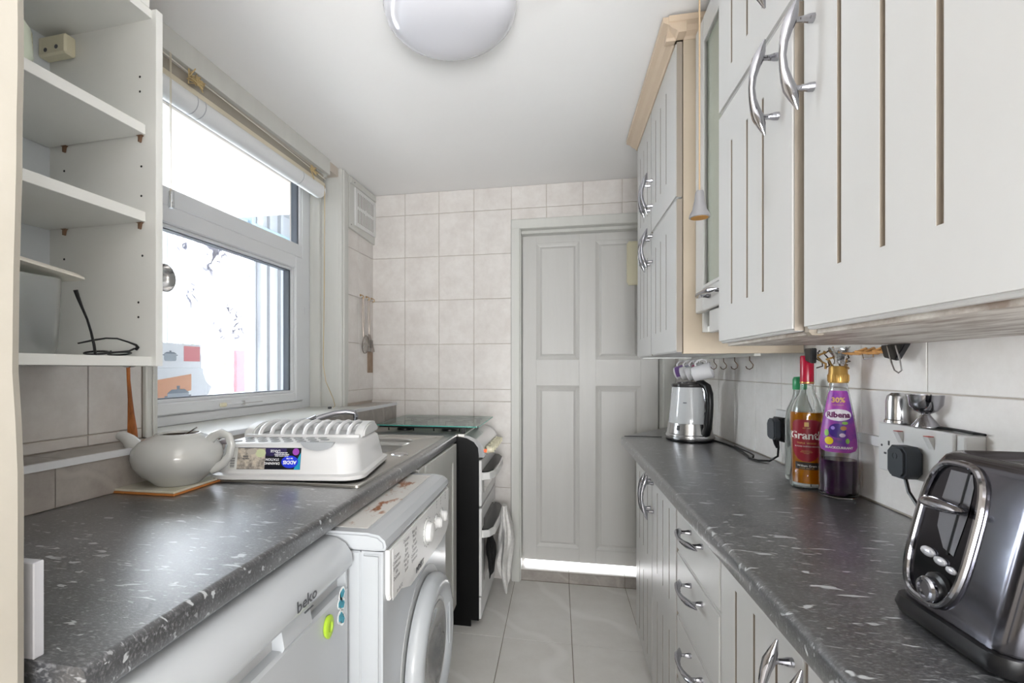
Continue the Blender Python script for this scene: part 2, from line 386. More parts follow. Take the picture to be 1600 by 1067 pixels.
# tiled ledge boxing along the left wall
led = S(B(ML).prism([(0, -.5), (.118, -.5), (.143, 1.885), (0, 1.885)], .88, .989).build('trim_1', M_grout))
def lf(s_): return .118 + (s_ + .5) / 2.385 * .025
sj = [-.5, -.33, -.03, .27, .57, .87, 1.17, 1.47, 1.72, 1.885]
for i in range(len(sj) - 1):
    a, b = sj[i], sj[i + 1]
    o = B(ML).prism([(lf(a) , a + .001), (lf(a) + .005, a + .001), (lf(b) + .005, b - .001), (lf(b), b - .001)], .902, .989).build('ledge_tile', M_ledge, led)
for a, b in ((-.5, -.3), (-.3, -.0), (-.0, .33), (1.52, 1.72), (1.72, 1.885)):
    B(ML).prism([(0.001, a + .001), (lf(a), a + .001), (lf(b), b - .001), (0.001, b - .001)], .989, 1.002).build('ledge_tile', M_ledge, led)
B(ML).prism([(lf(-.5), -.5), (lf(-.5) + .009, -.5), (lf(1.885) + .009, 1.885), (lf(1.885), 1.885)], .987, 1.003).build('edge_strip', M_upvc, led)

# right wall
wr = S(B().box(.7055, .85, -2.2, 2.783, 0, CEIL).build('wall_right', M_grout))
yr = [1.09 + .208 * k for k in range(-6, 9)]
for i in range(len(yr) - 1):
    y1 = min(yr[i + 1], 2.777)
    for z0, z1 in ((.902, 1.154), (1.154, 1.406)):
        tile(wr, M_tile2, .70, .7055, yr[i], y1, z0, z1)
# wall beside the doorway the camera looks through: rough painted arris
b = B(); N = 45
for k in range(N + 1):
    z = CEIL * k / N
    dx = -.0064 * max(0, min(1, (1.5 - z) / .28)) if z > 1.2 else (-.0064 * max(0, (z - 1.12) / .08) if z > 1.12 else 0)
    dx += .0016 * noise.noise(Vector((0, 0, z * 9)))
    xe = -.5195 + dx
    b.v += [Vector(p) for p in ((-2.2, .12, z), (xe - .004, .12, z), (xe, .126, z), (xe + .0004, .385, z), (xe - .004, .394, z), (-1.16, .395, z), (-2.2, .395, z))]
for k in range(N):
    for q in range(7): b.f.append([k * 7 + q, k * 7 + (q + 1) % 7, (k + 1) * 7 + (q + 1) % 7, (k + 1) * 7 + q]); b.sm.append(False)
S(b.build('wall_near', M_plaster))
S(B().box(-2.3, -2.2, -2.2, .395, 0, CEIL).build('wall_side', M_plaster))

# door
dr = thing('door_1', 'grey-white painted four-panel door in the end wall', None, (.17, 2.86, 0)); S(dr)
FY = 2.86
B().box(-.203, .547, FY + .012, FY + .04, .092, 2.0).build('door_core', M_door, dr)
for x0, x1 in ((-.203, -.124), (.119, .211), (.455, .547)): B().box(x0, x1, FY, FY + .012, .092, 2.0, .001).build('stile', M_door, dr)
for z0, z1 in ((.092, .17), (1.105, 1.256), (1.932, 2.0)):
    for x0, x1 in ((-.124, .119), (.211, .455)): B().box(x0, x1, FY, FY + .012, z0, z1, .001).build('rail', M_door, dr)
for x0, x1 in ((-.124, .119), (.211, .455)):
    for z0, z1 in ((.17, 1.105), (1.256, 1.932)):
        p = B()
        def q(i, y): return [(x0 + i, y, z0 + i), (x1 - i, y, z0 + i), (x1 - i, y, z1 - i), (x0 + i, y, z1 - i)]
        rings = [q(0, FY + .003), q(.012, FY + .0085), q(.02, FY + .011), q(.032, FY + .003), (q(.034, FY + .003))]
        V = [v for r in rings for v in r]; Fs = [[r * 4 + k, r * 4 + (k + 1) % 4, r * 4 + 4 + (k + 1) % 4, r * 4 + 4 + k] for r in range(4) for k in range(4)] + [[16, 17, 18, 19]]
        p.add(V, Fs).build('door_panel', M_door, dr)
# door casing
S(B().box(-.262, -.212, 2.75, 2.777, 0, 2.045, .004).box(-.225, -.207, 2.765, 2.86, 0, 1.995, .002).box(-.235, -.195, 2.9015, 2.93, .0655, 2.02).build('trim_2', M_gloss))
S(B().box(.553, .615, 2.75, 2.777, 0, 2.045, .004).box(.552, .585, 2.765, 2.86, 0, 1.995, .002).box(.540, .585, 2.9015, 2.93, .0655, 2.02).build('trim_3', M_gloss))
S(B().box(-.262, .615, 2.748, 2.776, 1.992, 2.047, .004).box(-.225, .585, 2.765, 2.858, 1.993, 2.02, .002).box(-.207, .552, 2.80, 2.858, 1.975, 1.994, .002).build('trim_4', M_gloss))
# tiled step under the door
stp = S(B().box(-.235, .585, 2.79, 3.9, -.1, .058).build('trim_5', M_fgrout))
sx = [-.235, .06, .36, .585]
for i in range(3):
    tile(stp, M_ledge, sx[i], sx[i + 1], 2.785, 2.79, 0, .058, 'riser_tile', axis='y')
    tile(stp, M_tile, sx[i], sx[i + 1], 2.785, 3.08, .058, .065, 'step_tile', axis='z')
    tile(stp, M_tile, sx[i], sx[i + 1], 3.08, 3.6, .058, .065, 'step_tile', axis='z')

S(B().box(-2.3, .85, -2.4, -2.2, 0, CEIL).build('wall_back', M_plaster))

# ------------------------------------------------------------------ window
W = M_upvc
wf = thing('window_1', 'white plastic window with a fixed top light over an opening sash', None, M=ML @ Matrix.Translation((-.19, .9, 1.0))); S(wf)
def wb(n, m, *a, par=wf, bev=.003): return B(ML).box(*a, bev).build(n, m, par)
fr = B(ML)
fr.box(-.225, -.16, .33, .37, 1.003, 2.2, .003).box(-.225, -.16, 1.375, 1.463, 1.003, 2.2, .003)
fr.box(-.225, -.16, .37, 1.375, 1.003, 1.04, .003).box(-.225, -.16, .37, 1.375, 1.765, 1.83, .003).box(-.225, -.16, .37, 1.375, 2.16, 2.2, .003)
fr.build('window_frame', W, wf)
sa = B(ML)
for a in ((.372, .43, 1.042, 1.763), (1.30, 1.373, 1.042, 1.763), (.43, 1.30, 1.042, 1.085), (.43, 1.30, 1.70, 1.763)): sa.box(-.21, -.148, a[0], a[1], a[2], a[3], .005)
sa = sa.build('sash', W, wf)
bd = B(ML)
for a in ((.43, .44, 1.085, 1.70), (1.285, 1.30, 1.085, 1.70), (.44, 1.285, 1.085, 1.097), (.44, 1.285, 1.688, 1.70)): bd.box(-.2, -.158, *a, .002)
bd.build('glazing_bead', W, sa)
sl = B(ML)
for a in ((.44, .443, 1.097, 1.688), (1.272, 1.285, 1.097, 1.688), (.443, 1.272, 1.097, 1.10), (.443, 1.272, 1.685, 1.688)): sl.box(-.2, -.17, *a)
sl.build('glazing_seal', M_rubber, sa)
B(ML).box(-.188, -.184, .435, 1.29, 1.09, 1.695).build('pane', M_pane, sa)
sl = B(ML)
for a in ((.37, .376, 1.83, 2.16), (1.345, 1.358, 1.83, 2.16), (.376, 1.345, 2.148, 2.16)): sl.box(-.205, -.172, *a)
sl.build('glazing_seal', M_rubber, wf)
B(ML).box(-.2, -.162, 1.358, 1.376, 1.83, 2.16, .002).build('glazing_bead', W, wf)
B(ML).box(-.192, -.188, .36, 1.37, 1.825, 2.165).build('pane', M_pane, wf)
# stay on the bottom rail
st = B(ML).box(-.16, -.139, .78, .815, 1.052, 1.068, .004).build('stay_catch', M_cream, wf)
B(ML).box(-.156, -.142, .815, .915, 1.056, 1.066, .003).build('stay_arm', W, wf)
B(ML).box(-.152, -.146, .925, 1.04, 1.058, 1.060).box(-.155, -.143, .905, .925, 1.052, 1.07, .002).build('stay_pin', M_steel, wf)
B(ML).box(-.16, -.156, 1.395, 1.415, 1.48, 1.52, .001).lathe([(0, 0), (.005, 0), (.005, .002), (0, .003)], (-.156, 1.405, 1.5), 8, 'x').build('trickle_stop', W, wf)
# reveal boards, architrave, sill
S(B(ML).box(-.16, 0, 1.463, 1.478, 1.003, CEIL, .001).box(-.158, -.10, 1.440, 1.463, 1.003, 2.2, .002).build('trim_6', M_gloss))
S(B(ML).box(-.002, .014, 1.463, 1.532, 1.003, CEIL, .003).box(-.002, .02, 1.478, 1.50, 1.003, CEIL, .004).box(-.0, .011, 1.532, 1.545, 1.06, CEIL, .002).build('trim_7', M_gloss))
S(B(ML).box(-.16, 0, .318, .33, 1.003, 2.2, .001).box(0, .016, .30, .34, 1.003, 2.2, .003).box(.016, .022, .318, .332, 1.003, 2.2, .002).build('trim_8', M_gloss))
S(B(ML).prism([(-.16, .33), (lf(.33), .33), (lf(1.52), 1.52), (.001, 1.52), (.001, 1.463), (-.16, 1.463)], .986, 1.0035).build('window_sill', M_gloss))

# ------------------------------------------------------------------ lean-to outside the window
O_w = mat('leanto_white', '#85898f', .5); O_b = mat('leanto_pale_blue', '#6f8798', .5)
S(B(ML).box(-1.6, -.3, -1.5, 3.6, -.1, 0).build('floor', mat('leanto_floor', '#b9b4ac', .7)))
S(B(ML).prism([(-.3, 2.80), (-.3, 2.86), (-1.62, 2.68), (-1.62, 2.62)], -1.5, 3.6, 'y').build('ceiling', O_w))
S(B(ML).box(-1.6, -1.52, -1.5, 1.70, 0, .95).box(-1.6, -1.52, 1.70, 3.6, 0, .95).box(-1.6, -1.5, 2.78, 3.6, .95, 2.68, .004).box(-1.6, -1.5, -1.5, 2.8, 2.19, 2.27, .004).box(-1.6, -1.5, 1.88, 1.935, .95, 2.2, .004).box(-1.6, -1.5, -1.5, .66, .95, 2.68).box(-1.5, -.3, -1.6, -1.5, 0, 2.86).box(-1.6, -1.5, .66, 1.3, 2.27, 2.68).box(-1.6, -1.49, -1.5, 2.8, .93, .985, .004).box(-1.6, -1.5, .6, .66, .95, 2.2).build('wall_outer', O_w))
w2 = thing('window_2', 'whitewashed pane in the outer wall of the lean-to', None, M=ML @ Matrix.Translation((-1.55, 2.35, .985))); S(w2)
f2 = B(ML)
for a in ((1.935, 1.965, .985, 2.19), (2.78, 2.80, .985, 2.19), (1.965, 2.78, 2.165, 2.19), (1.965, 2.78, .985, 1.01)): f2.box(-1.575, -1.505, *a, .003)
f2.build('window_frame', mat('pale_grey_frame', '#cfd4d9', .4), w2)
B(ML).box(-1.545, -1.541, 1.965, 2.78, 1.40, 2.165).build('pane', M_smear, w2)
B(ML).box(-1.545, -1.541, 1.965, 2.78, 1.01, 1.399).build('pane', M_pane, w2)
post = S(B(ML).box(-1.5, -1.45, 2.8, 2.83, 0, 2.65, .004).box(-1.5, -1.47, 2.95, 2.965, 0, 2.65, .003).box(-1.5, -1.46, 3.1, 3.14, 0, 2.65, .003).build('trim_9', O_w))
S(B(ML).box(-1.5, -1.42, 2.0, 2.8, 2.30, 2.335, .004).box(-1.5, -1.44, 2.3, 3.3, 2.40, 2.43, .004).box(-1.5, -1.40, 2.62, 2.66, 2.27, 2.66, .004).build('trim_10', O_b))
S(B(ML).box(-1.5, -.3, 3.35, 3.45, 0, 2.8).build('wall_leanto_end', O_w))
w3 = thing('window_3', 'small tall window in the end wall of the lean-to', None, M=ML @ Matrix.Translation((-.9, 3.34, 2.2))); S(w3)
f3 = B(ML)
for a in ((-1.2, -1.16, 2.0, 2.62), (-.94, -.90, 2.0, 2.62), (-1.16, -.94, 2.58, 2.62), (-1.16, -.94, 2.0, 2.04)): f3.box(a[0], a[1], 3.32, 3.35, a[2], a[3], .003)
f3.build('window_frame', O_w, w3); B(ML).box(-1.16, -.94, 3.335, 3.34, 2.04, 2.58).build('pane', mat('pale_sky_pane', '#e8eff0', .15), w3)
# garden things seen through the clear strip
def gtop(o, l, c): return tag(o, l, c)
gtop(B(ML).box(-3.2, -3.15, 4.6, 5.6, 0, 1.45, .01).build('red_board', solid('faded_red', '#c5404a', .6)), 'red board standing outside beyond the whitewashed pane', 'board')
gtop(B(ML).box(-3.3, -2.9, 3.65, 4.1, 0, 1.36, .02).build('grey_bin', solid('grey_bin', '#7d828a', .6)), 'grey bin outside beyond the whitewashed pane, left of the red board', 'bin')
S(B().box(-9, -2.95, -4, 12, -.15, -.05).build('ground', mat('garden_paving', '#c9c6c0', .8)))
for i, (yy, xx) in enumerate(((6.2, -5.4),)):
    bb = B()
    for k in range(260):
        p = Vector((random.gauss(0, .28), random.gauss(0, .28), random.gauss(0, .4))); a = random.random() * 6
        c0 = Vector((xx, yy, 1.9)) + p; d1 = Vector((math.cos(a), math.sin(a), random.uniform(-.6, .6))) * .06; d2 = Vector((-math.sin(a), math.cos(a), .3)) * .035
        bb.add([c0 - d1, c0 + d2, c0 + d1, c0 - d2], [(0, 1, 2, 3)])
    sh = thing('garden_shrub', 'green shrub outside the lean-to, right of the whitewashed pane', 'shrub', (xx, yy, -.05))
    bb.build('foliage', solid('leaf_green', '#6f9a4e', .6), sh, kind='stuff'); B().tube([(xx, yy, -.05), (xx + .03, yy, .9), (xx, yy, 1.9)], [.03, .025, .015]).build('stem', M_wood, sh)

# ================================================================== RIGHT SIDE UNITS
def bow_handle(parent, M, name='handle', L=.096):
    """bow handle, local: along z, standing off along +x; M maps to world"""
    b = B(M)
    zz = [-.078, -.070, -.060, -.048, -.034, -.018, 0, .018, .034, .048, .060, .070, .078]
    xo = [.020, .0225, .0255, .030, .0345, .038, .0395, .038, .0345, .030, .0255, .0225, .020]
    rr = [.0012, .0032, .0055, .0072, .006, .0046, .004, .0046, .006, .0072, .0055, .0032, .0015]
    b.tube([(xo[i], 0, zz[i]) for i in range(13)], rr, 10, True, 1.25)
    for z in (-.048, .048):
        b.lathe([(.0065, 0), (.0062, .006), (.0045, .013), (.004, .02), (.005, .028)], (0, 0, z), 10, 'x')
    return b.build(name, M_chrome, parent)
def Mface(x, y, z, horiz=False):
    m = Matrix.Translation((x, y, z)) @ Matrix.Rotation(PI, 4, 'Z')
    if horiz: m = m @ Matrix.Rotation(PI / 2, 4, 'X')
    return m
def groove_door(parent, X, y0, y1, z0, z1, groups, name='door', n=3, th=.018, gw=.0085, marg=None, handle=None, gap=.0015, glist=None):
    """door facing -x with front at X, with routed grooves; groups = [(za, zb), ...]"""
    y0 += gap; y1 -= gap; z0 += gap; z1 -= gap
    w = y1 - y0; t = .0035
    gs = sorted(glist) if glist else [y0 + w * (k + 1) / (n + 1) for k in range(n)]
    b = B(); b.box(X + .0055, X + th, y0, y1, z0, z1, .0025)
    i = .0045; a0, a1, c0, c1 = y0 + i, y1 - i, z0 + i, z1 - i
    f0, f1 = X, X + .006
    ys_ = [a0] + [v for g in gs for v in (g - gw / 2, g + gw / 2)] + [a1]
    for k in range(0, len(ys_), 2): b.box(f0, f1, ys_[k], ys_[k + 1], c0, c1)
    gr = sorted(groups)
    for g in gs:
        zz = [c0] + [v for q in gr for v in q] + [c1]
        for k in range(0, len(zz), 2): b.box(f0, f1, g - gw / 2, g + gw / 2, zz[k], zz[k + 1])
    d = b.build(name, M_cab, parent)
    B().box(X + .0015, X + th - .001, y0 - .0006, y0 + .0002, z0 + .001, z1 - .001).build('edge_shade', mat('taupe_edge_shade', '#9c9286', .5), d)  # added strip: shade on the door's near edge painted in taupe
    for g in gs:
        for q in gr: B().box(X + .0044, X + .0054, g - gw / 2, g + gw / 2, q[0], q[1]).box(X + .0003, X + .0050, g - gw / 2, g - gw / 2 + .0005, q[0], q[1]).box(X + .0003, X + .0050, g + gw / 2 - .0005, g + gw / 2, q[0], q[1]).build('groove', M_groove, d)
    if handle: bow_handle(d, Mface(X, handle[0], handle[1]))
    return d
XF = .32; YW = .70
def carcass(parent, x0, y0, y1, z0, z1, m=M_mela, t=.018, shelf=True, sides=('a', 'b'), mside=None):
    """open-front box built panel by panel, front towards -x"""
    B().box(x0, YW - .004, y0, y0 + t, z0, z1, .0008).build('side_panel', mside or m, parent)
    B().box(x0, YW - .004, y1 - t, y1, z0, z1, .0008).build('side_panel', mside or m, parent)
    B().box(x0, YW - .004, y0 + t, y1 - t, z0, z0 + t).build('bottom_panel', m, parent)
    B().box(x0, YW - .004, y0 + t, y1 - t, z1 - t, z1).build('top_panel', m, parent)
    B().box(YW - .01, YW - .004, y0 + t, y1 - t, z0 + t, z1 - t).build('back_panel', m, parent)
    if shelf: B().box(x0 + .02, YW - .012, y0 + t, y1 - t, (z0 + z1) / 2, (z0 + z1) / 2 + .016).build('shelf', m, parent)
DG = [(.165, .437), (.527, .793)]
# base unit with two doors at the far end
u = thing('base_cabinet', 'cream grooved two-door base cabinet at the far end of the right-hand run, below the kettle', 'cabinet', (.5, 1.78, 0), group=None)
carcass(u, XF + .02, 1.426, 2.13, .12, .857); B().box(.375, .39, 1.426, 2.13, .0, .12).build('plinth', M_cab, u)
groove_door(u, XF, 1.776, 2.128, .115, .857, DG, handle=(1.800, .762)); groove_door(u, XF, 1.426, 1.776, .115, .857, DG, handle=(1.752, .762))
# drawer unit
u = thing('drawer_cabinet', 'cream cabinet of plain drawers between the grooved base doors', 'cabinet', (.5, 1.24, 0))
carcass(u, XF + .02, 1.056, 1.424, .12, .857, shelf=False); B().box(.375, .39, 1.056, 1.424, .0, .12).build('plinth', M_cab, u)
zz = [.857, .706, .534, .362, .115]
for k in range(4):
    z1, z0 = zz[k] - .0015, zz[k + 1] + .0015
    d = B().box(XF + .003, XF + .018, 1.058, 1.422, z0, z1, .0025).box(XF, XF + .0035, 1.0625, 1.4175, z0 + .0045, z1 - .0045, .001)
    dd = d.build('drawer', M_cab, u)
    if k: bow_handle(dd, Mface(XF, 1.226, (z0 + z1) / 2 + (.05 if k < 3 else .08), True))
    else: bow_handle(dd, Mface(XF, 1.226, .800, True))
# near base units
for k, (a, b_) in enumerate(((.715, 1.054), (.365, .712), (.01, .362))):
    u = thing('base_cabinet', ['cream grooved base cabinet next to the drawers, its bow handle by the worktop edge', 'cream grooved base cabinet under the worktop below the toaster, second from the drawers', 'cream base cabinet at the near end of the right-hand run'][k], 'cabinet', (.5, (a + b_) / 2, 0))
    carcass(u, XF + .02, a, b_, .12, .857); B().box(.375, .39, a, b_, .0, .12).build('plinth', M_cab, u)
    hy = (.748, .678, .32)[k]
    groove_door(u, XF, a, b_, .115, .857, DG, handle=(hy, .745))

# right worktop, post-formed front edge
def worktop(name, xf, xb, y0, y1, sgn, label, m=M_wt, z=.90, t=.038):
    """profile in x,z: front at xf; sgn=+1 when the back lies at larger x"""
    r = .010; pr = [(xf + sgn * .004, z - t), (xf, z - t + .006)]
    for k in range(5):
        a = PI / 2 * k / 4; pr.append((xf + sgn * (r - r * math.cos(a)), z - r + r * math.sin(a)))
    pr += [(xb, z), (xb, z - t)]
    b = B().prism(pr, y0, y1, 'y', smooth=True)
    return tag(b.build(name, m, auto=40), label, 'worktop')
worktop('worktop', .277, .699, .0, 2.268, 1, 'dark speckled worktop along the right-hand wall, under the toaster, bottles and kettle')
o = tag(B().prism([(.285, 2.2705), (.699, 2.2705), (.699, 2.745), (.60, 2.745)], .862, .8995).build('worktop_end_piece', M_wt), 'triangular end piece of dark speckled worktop behind the kettle, beside the door casing', 'worktop')
leg = tag(B().box(.64, .69, 2.6, 2.7, 0, .8615, .003).build('support_batten', M_gloss), 'painted batten holding up the triangular worktop end by the door', 'batten')

# ---- wall units
XU = .35; ZB = 1.25
far = thing('wall_cabinet', 'tall cream wall cabinet with four grooved doors and a moulded cornice, beside the door', 'cabinet', (.52, 1.93, ZB))
B().box(XU + .02, YW - .004, 1.56, 1.578, 1.247, 2.205, .001).build('side_panel', M_carc, far, label='beige end panel')
B().box(XU + .02, YW - .004, 2.27, 2.288, 1.247, 2.205, .001).build('side_panel', M_mela, far)
for z in (1.252, 1.71, 2.187): B().box(XU + .02, YW - .01, 1.578, 2.27, z, z + .018).build('shelf', M_mela, far)
B().box(YW - .01, YW - .004, 1.578, 2.27, 1.27, 2.187).build('back_panel', M_mela, far)
for (a, b_, hs, gl) in ((1.56, 1.962, 1.993, None), (1.962, 2.29, 2.03, None)):
    hh = 1.936 if a < 1.6 else 1.99
    g = [1.70, 1.79, 1.875] if a < 1.6 else None
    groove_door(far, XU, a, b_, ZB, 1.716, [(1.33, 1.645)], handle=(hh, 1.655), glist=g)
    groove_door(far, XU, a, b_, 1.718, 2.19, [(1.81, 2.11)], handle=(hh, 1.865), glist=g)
cn = [(-.002, 2.19), (-.006, 2.197), (-.02, 2.205), (-.03, 2.216), (-.044, 2.222), (-.046, 2.238), (.02, 2.238), (.02, 2.19)]
b = B().prism([(XU + p[0], p[1]) for p in cn], 1.52, 2.31, 'y')
b.prism([(1.56 + p[0], p[1]) for p in cn], XU - .03, YW - .004, 'x')
b.build('cornice', M_cornice, far)
B().box(.572, .59, 1.58, 2.50, 1.240, 1.2518).build('hook_rail', M_gloss, far)

gc = thing('glazed_cabinet', 'narrow cream wall cabinet with a glazed door, set back between the tall units', 'cabinet', (.55, 1.37, 1.36))
XG = .402
B().box(XG + .02, YW - .004, 1.172, 1.188, 1.31, 2.20).build('side_panel', M_mela, gc); B().box(XG + .02, YW - .004, 1.54, 1.558, 1.31, 2.20).build('side_panel', M_mela, gc)
for z in (1.31, 1.60, 1.88, 2.185): B().box(XG + .03, YW - .01, 1.188, 1.54, z, z + .016).build('shelf', M_mela, gc)
B().box(YW - .01, YW - .004, 1.188, 1.54, 1.326, 2.185).build('back_panel', M_mela, gc)
gd = B()
for a in ((1.175, 1.232, 1.365, 2.195), (1.475, 1.552, 1.365, 2.195), (1.232, 1.475, 1.365, 1.432), (1.232, 1.475, 2.12, 2.195)): gd.box(XG, XG + .02, *a, .003)
for a in ((1.462, 1.478, 1.425, 2.13), (1.228, 1.24, 1.425, 2.13), (1.24, 1.462, 1.425, 1.436), (1.24, 1.462, 2.118, 2.13)): gd.box(XG - .003, XG + .004, *a, .002)
gd = gd.build('door', M_cab, gc)
B().box(XG + .009, XG + .013, 1.235, 1.47, 1.43, 2.125).build('pane', M_cabglass, gd)
bow_handle(gd, Mface(XG, 1.36, 1.398, True))
B().box(XG + .006, XG + .02, 1.19, 1.44, 1.30, 1.362, .003).build('light_pelmet', M_cab, gc)

for k, (a, b_, top, hy) in enumerate(((.815, 1.17, True, .868), (.43, .79, False, .757), (.07, .425, False, .38))):
    lab = ['cream wall cabinet with a stacked pair of grooved doors, next to the glazed cabinet', 'large cream wall cabinet with long grooves above the bottles and toaster', 'cream wall cabinet at the near end above the toaster'][k]
    u = thing('wall_cabinet', lab, 'cabinet', (.52, (a + b_) / 2, ZB))
    x0 = XU + .02
    B().box(x0, YW - .004, a, a + .016, ZB + .0185, 2.20, .001).build('side_panel', M_mela, u)
    B().box(x0, YW - .004, b_ - .016, b_, ZB + .0185, 2.20, .001).build('side_panel', M_mela, u)
    B().box(x0, YW - .004, a, b_, ZB + .002, ZB + .018).build('bottom_panel', M_stain, u, label='stained underside')
    for z in (1.75, 2.184): B().box(x0, YW - .01, a + .016, b_ - .016, z, z + .016).build('shelf', M_mela, u)
    B().box(YW - .01, YW - .004, a + .016, b_ - .016, ZB + .02, 2.184).build('back_panel', M_mela, u)
    if top:
        gl = [1.084, 1.001, .929]
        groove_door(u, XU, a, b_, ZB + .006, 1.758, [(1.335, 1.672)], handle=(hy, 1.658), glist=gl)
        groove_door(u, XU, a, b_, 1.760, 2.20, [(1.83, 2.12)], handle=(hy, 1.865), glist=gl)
    else:
        gl = [.529, .611, .695] if k == 1 else None
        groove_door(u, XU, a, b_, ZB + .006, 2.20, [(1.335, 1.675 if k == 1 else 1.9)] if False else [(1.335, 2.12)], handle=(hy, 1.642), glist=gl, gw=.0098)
S(B().box(XU + .012, XU + .035, .7915, .8135, ZB, 2.2, .005).build('trim_11', mat('taupe_filler', '#988e81', .5)))
S(B().box(XU + .035, YW - .004, .7902, .8148, ZB + .002, ZB + .02).build('trim_13', M_stain))

# ================================================================== LEFT SIDE
# worktop with room for the sink bowl: front rail, back rail and two ends
WX0, WX1 = -1.094, -.466
BX0, BX1, BY0, BY1 = -.905, -.575, 1.625, 2.01
r = .010; pr = [(WX1 - .004, .862), (WX1, .868)] + [(WX1 - r + r * math.cos(PI / 2 * k / 4), .90 - r + r * math.sin(PI / 2 * k / 4)) for k in range(5)]
wt = B()
wt.prism(pr + [(WX0 + .02, .90), (WX0 + .02, .862)], .408, BY0, 'y', smooth=True)
wt.prism(pr + [(BX1, .90), (BX1, .862)], BY0, BY1, 'y', smooth=True)
wt.prism(pr + [(WX0 + .04, .90), (WX0 + .04, .862)], BY1, 2.225, 'y', smooth=True)
wt.box(WX0 + .04, BX0, BY0, BY1, .862, .90)
wt = tag(wt.build('worktop', M_wt, auto=40), 'dark speckled worktop along the left side under the teapot and the sink', 'worktop')

# sink
sk = thing('sink', 'stainless steel sink with a drainer let into the left worktop', 'sink', (-.72, 1.62, .9))
n = 20
def rr_pts(x0, x1, y0, y1, r_, k=6):
    P = []
    for (cx, cy, a0) in ((x1 - r_, y1 - r_, 0), (x0 + r_, y1 - r_, PI / 2), (x0 + r_, y0 + r_, PI), (x1 - r_, y0 + r_, 1.5 * PI)):
        for i in range(k + 1): P.append((cx + r_ * math.cos(a0 + PI / 2 * i / k), cy + r_ * math.sin(a0 + PI / 2 * i / k)))
    return P
def loft(b, loops, close=True, cap0=False, cap1=False):
    m = len(loops[0]); V = [p for l in loops for p in l]
    Fs = [[i * m + k, i * m + (k + 1) % m, (i + 1) * m + (k + 1) % m, (i + 1) * m + k] for i in range(len(loops) - 1) for k in range(m)]
    if cap0: Fs.append(list(range(m))[::-1])
    if cap1: Fs.append([(len(loops) - 1) * m + k for k in range(m)])
    return b.add(V, Fs, True)
b = B(); SX0, SX1, SY0, SY1 = -.955, -.492, 1.155, 2.10
def ring(x0, x1, y0, y1, r_, z): return [(p[0], p[1], z) for p in rr_pts(x0, x1, y0, y1, r_)]
loft(b, [ring(SX0, SX1, SY0, SY1, .012, .9005), ring(SX0 + .002, SX1 - .002, SY0 + .002, SY1 - .002, .012, .9055), ring(SX0 + .008, SX1 - .008, SY0 + .008, SY1 - .008, .01, .9055), ring(SX0 + .016, SX1 - .016, SY0 + .016, SY1 - .016, .01, .903)])
loft(b, [ring(SX0 + .016, SX1 - .016, SY0 + .016, 1.612, .01, .903), ring(SX0 + .04, SX1 - .05, SY0 + .04, 1.585, .02, .9015)], cap1=True)
# deck around bowl
O = ring(SX0 + .016, SX1 - .016, 1.612, SY1 - .016, .01, .903); I = ring(-.895, -.585, 1.635, 2.0, .06, .9045)
loft(b, [O, I, ring(-.89, -.59, 1.64, 1.995, .058, .902), ring(-.885, -.595, 1.645, 1.99, .055, .885), ring(-.87, -.612, 1.66, 1.975, .05, .875)])
b.build('sink_top', M_steel2, sk, auto=50)
b = B(); loft(b, [ring(-.887, -.593, 1.643, 1.992, .056, .9), ring(-.88, -.602, 1.652, 1.982, .055, .79), ring(-.86, -.625, 1.67, 1.96, .05, .762)], cap1=True)
b.build('bowl', M_steel2, sk, auto=50)
for k in range(6):
    x = -.88 + k * .06
    B().tube([(x, 1.21, .9025), (x, 1.57, .9025)], .004, 6, True, .6).build('drainer_rib', M_steel2, sk)
B().lathe([(0, .9062), (.028, .9062), (.031, .903), (.031, .9)], (-.545, 1.63, 0), 20).build('overflow_cap', M_steel, sk)
B().tube([(-.94, 2.045, .9045), (-.52, 2.045, .9045)], .008, 8, True, .5).build('raised_rib', M_steel2, sk)
# tap
tp = thing('mixer_tap', 'chrome mixer tap with two levers and a swan spout, behind the dish rack', 'tap', (-.925, 1.63, .905))
B().lathe([(.022, .904), (.022, .912), (.017, .918), (.016, .955), (.02, .975), (.018, .99), (0, .995)], (-.925, 1.60, 0), 16).build('tap_body', M_chrome, tp)
B().tube([(-.925, 1.60, .975), (-.90, 1.62, 1.0), (-.86, 1.655, 1.022), (-.82, 1.69, 1.036), (-.785, 1.71, 1.040), (-.755, 1.725, 1.036), (-.75, 1.727, 1.02)], [.011, .011, .0105, .010, .010, .011, .011], 12).build('spout', M_chrome, tp)
B().tube([(-.752, 1.727, 1.03), (-.752, 1.727, .965)], .0085, 12).build('spout_pipe', M_chrome, tp)
b = B(); b.lathe([(.012, .99), (.013, 1.0), (.009, 1.008)], (-.925, 1.60, 0), 12); b.tube([(-.93, 1.59, 1.0), (-.90, 1.61, 1.012), (-.862, 1.63, 1.032)], [.010, .009, .0075], 10, True, .55)
b.build('lever', M_chrome, tp)

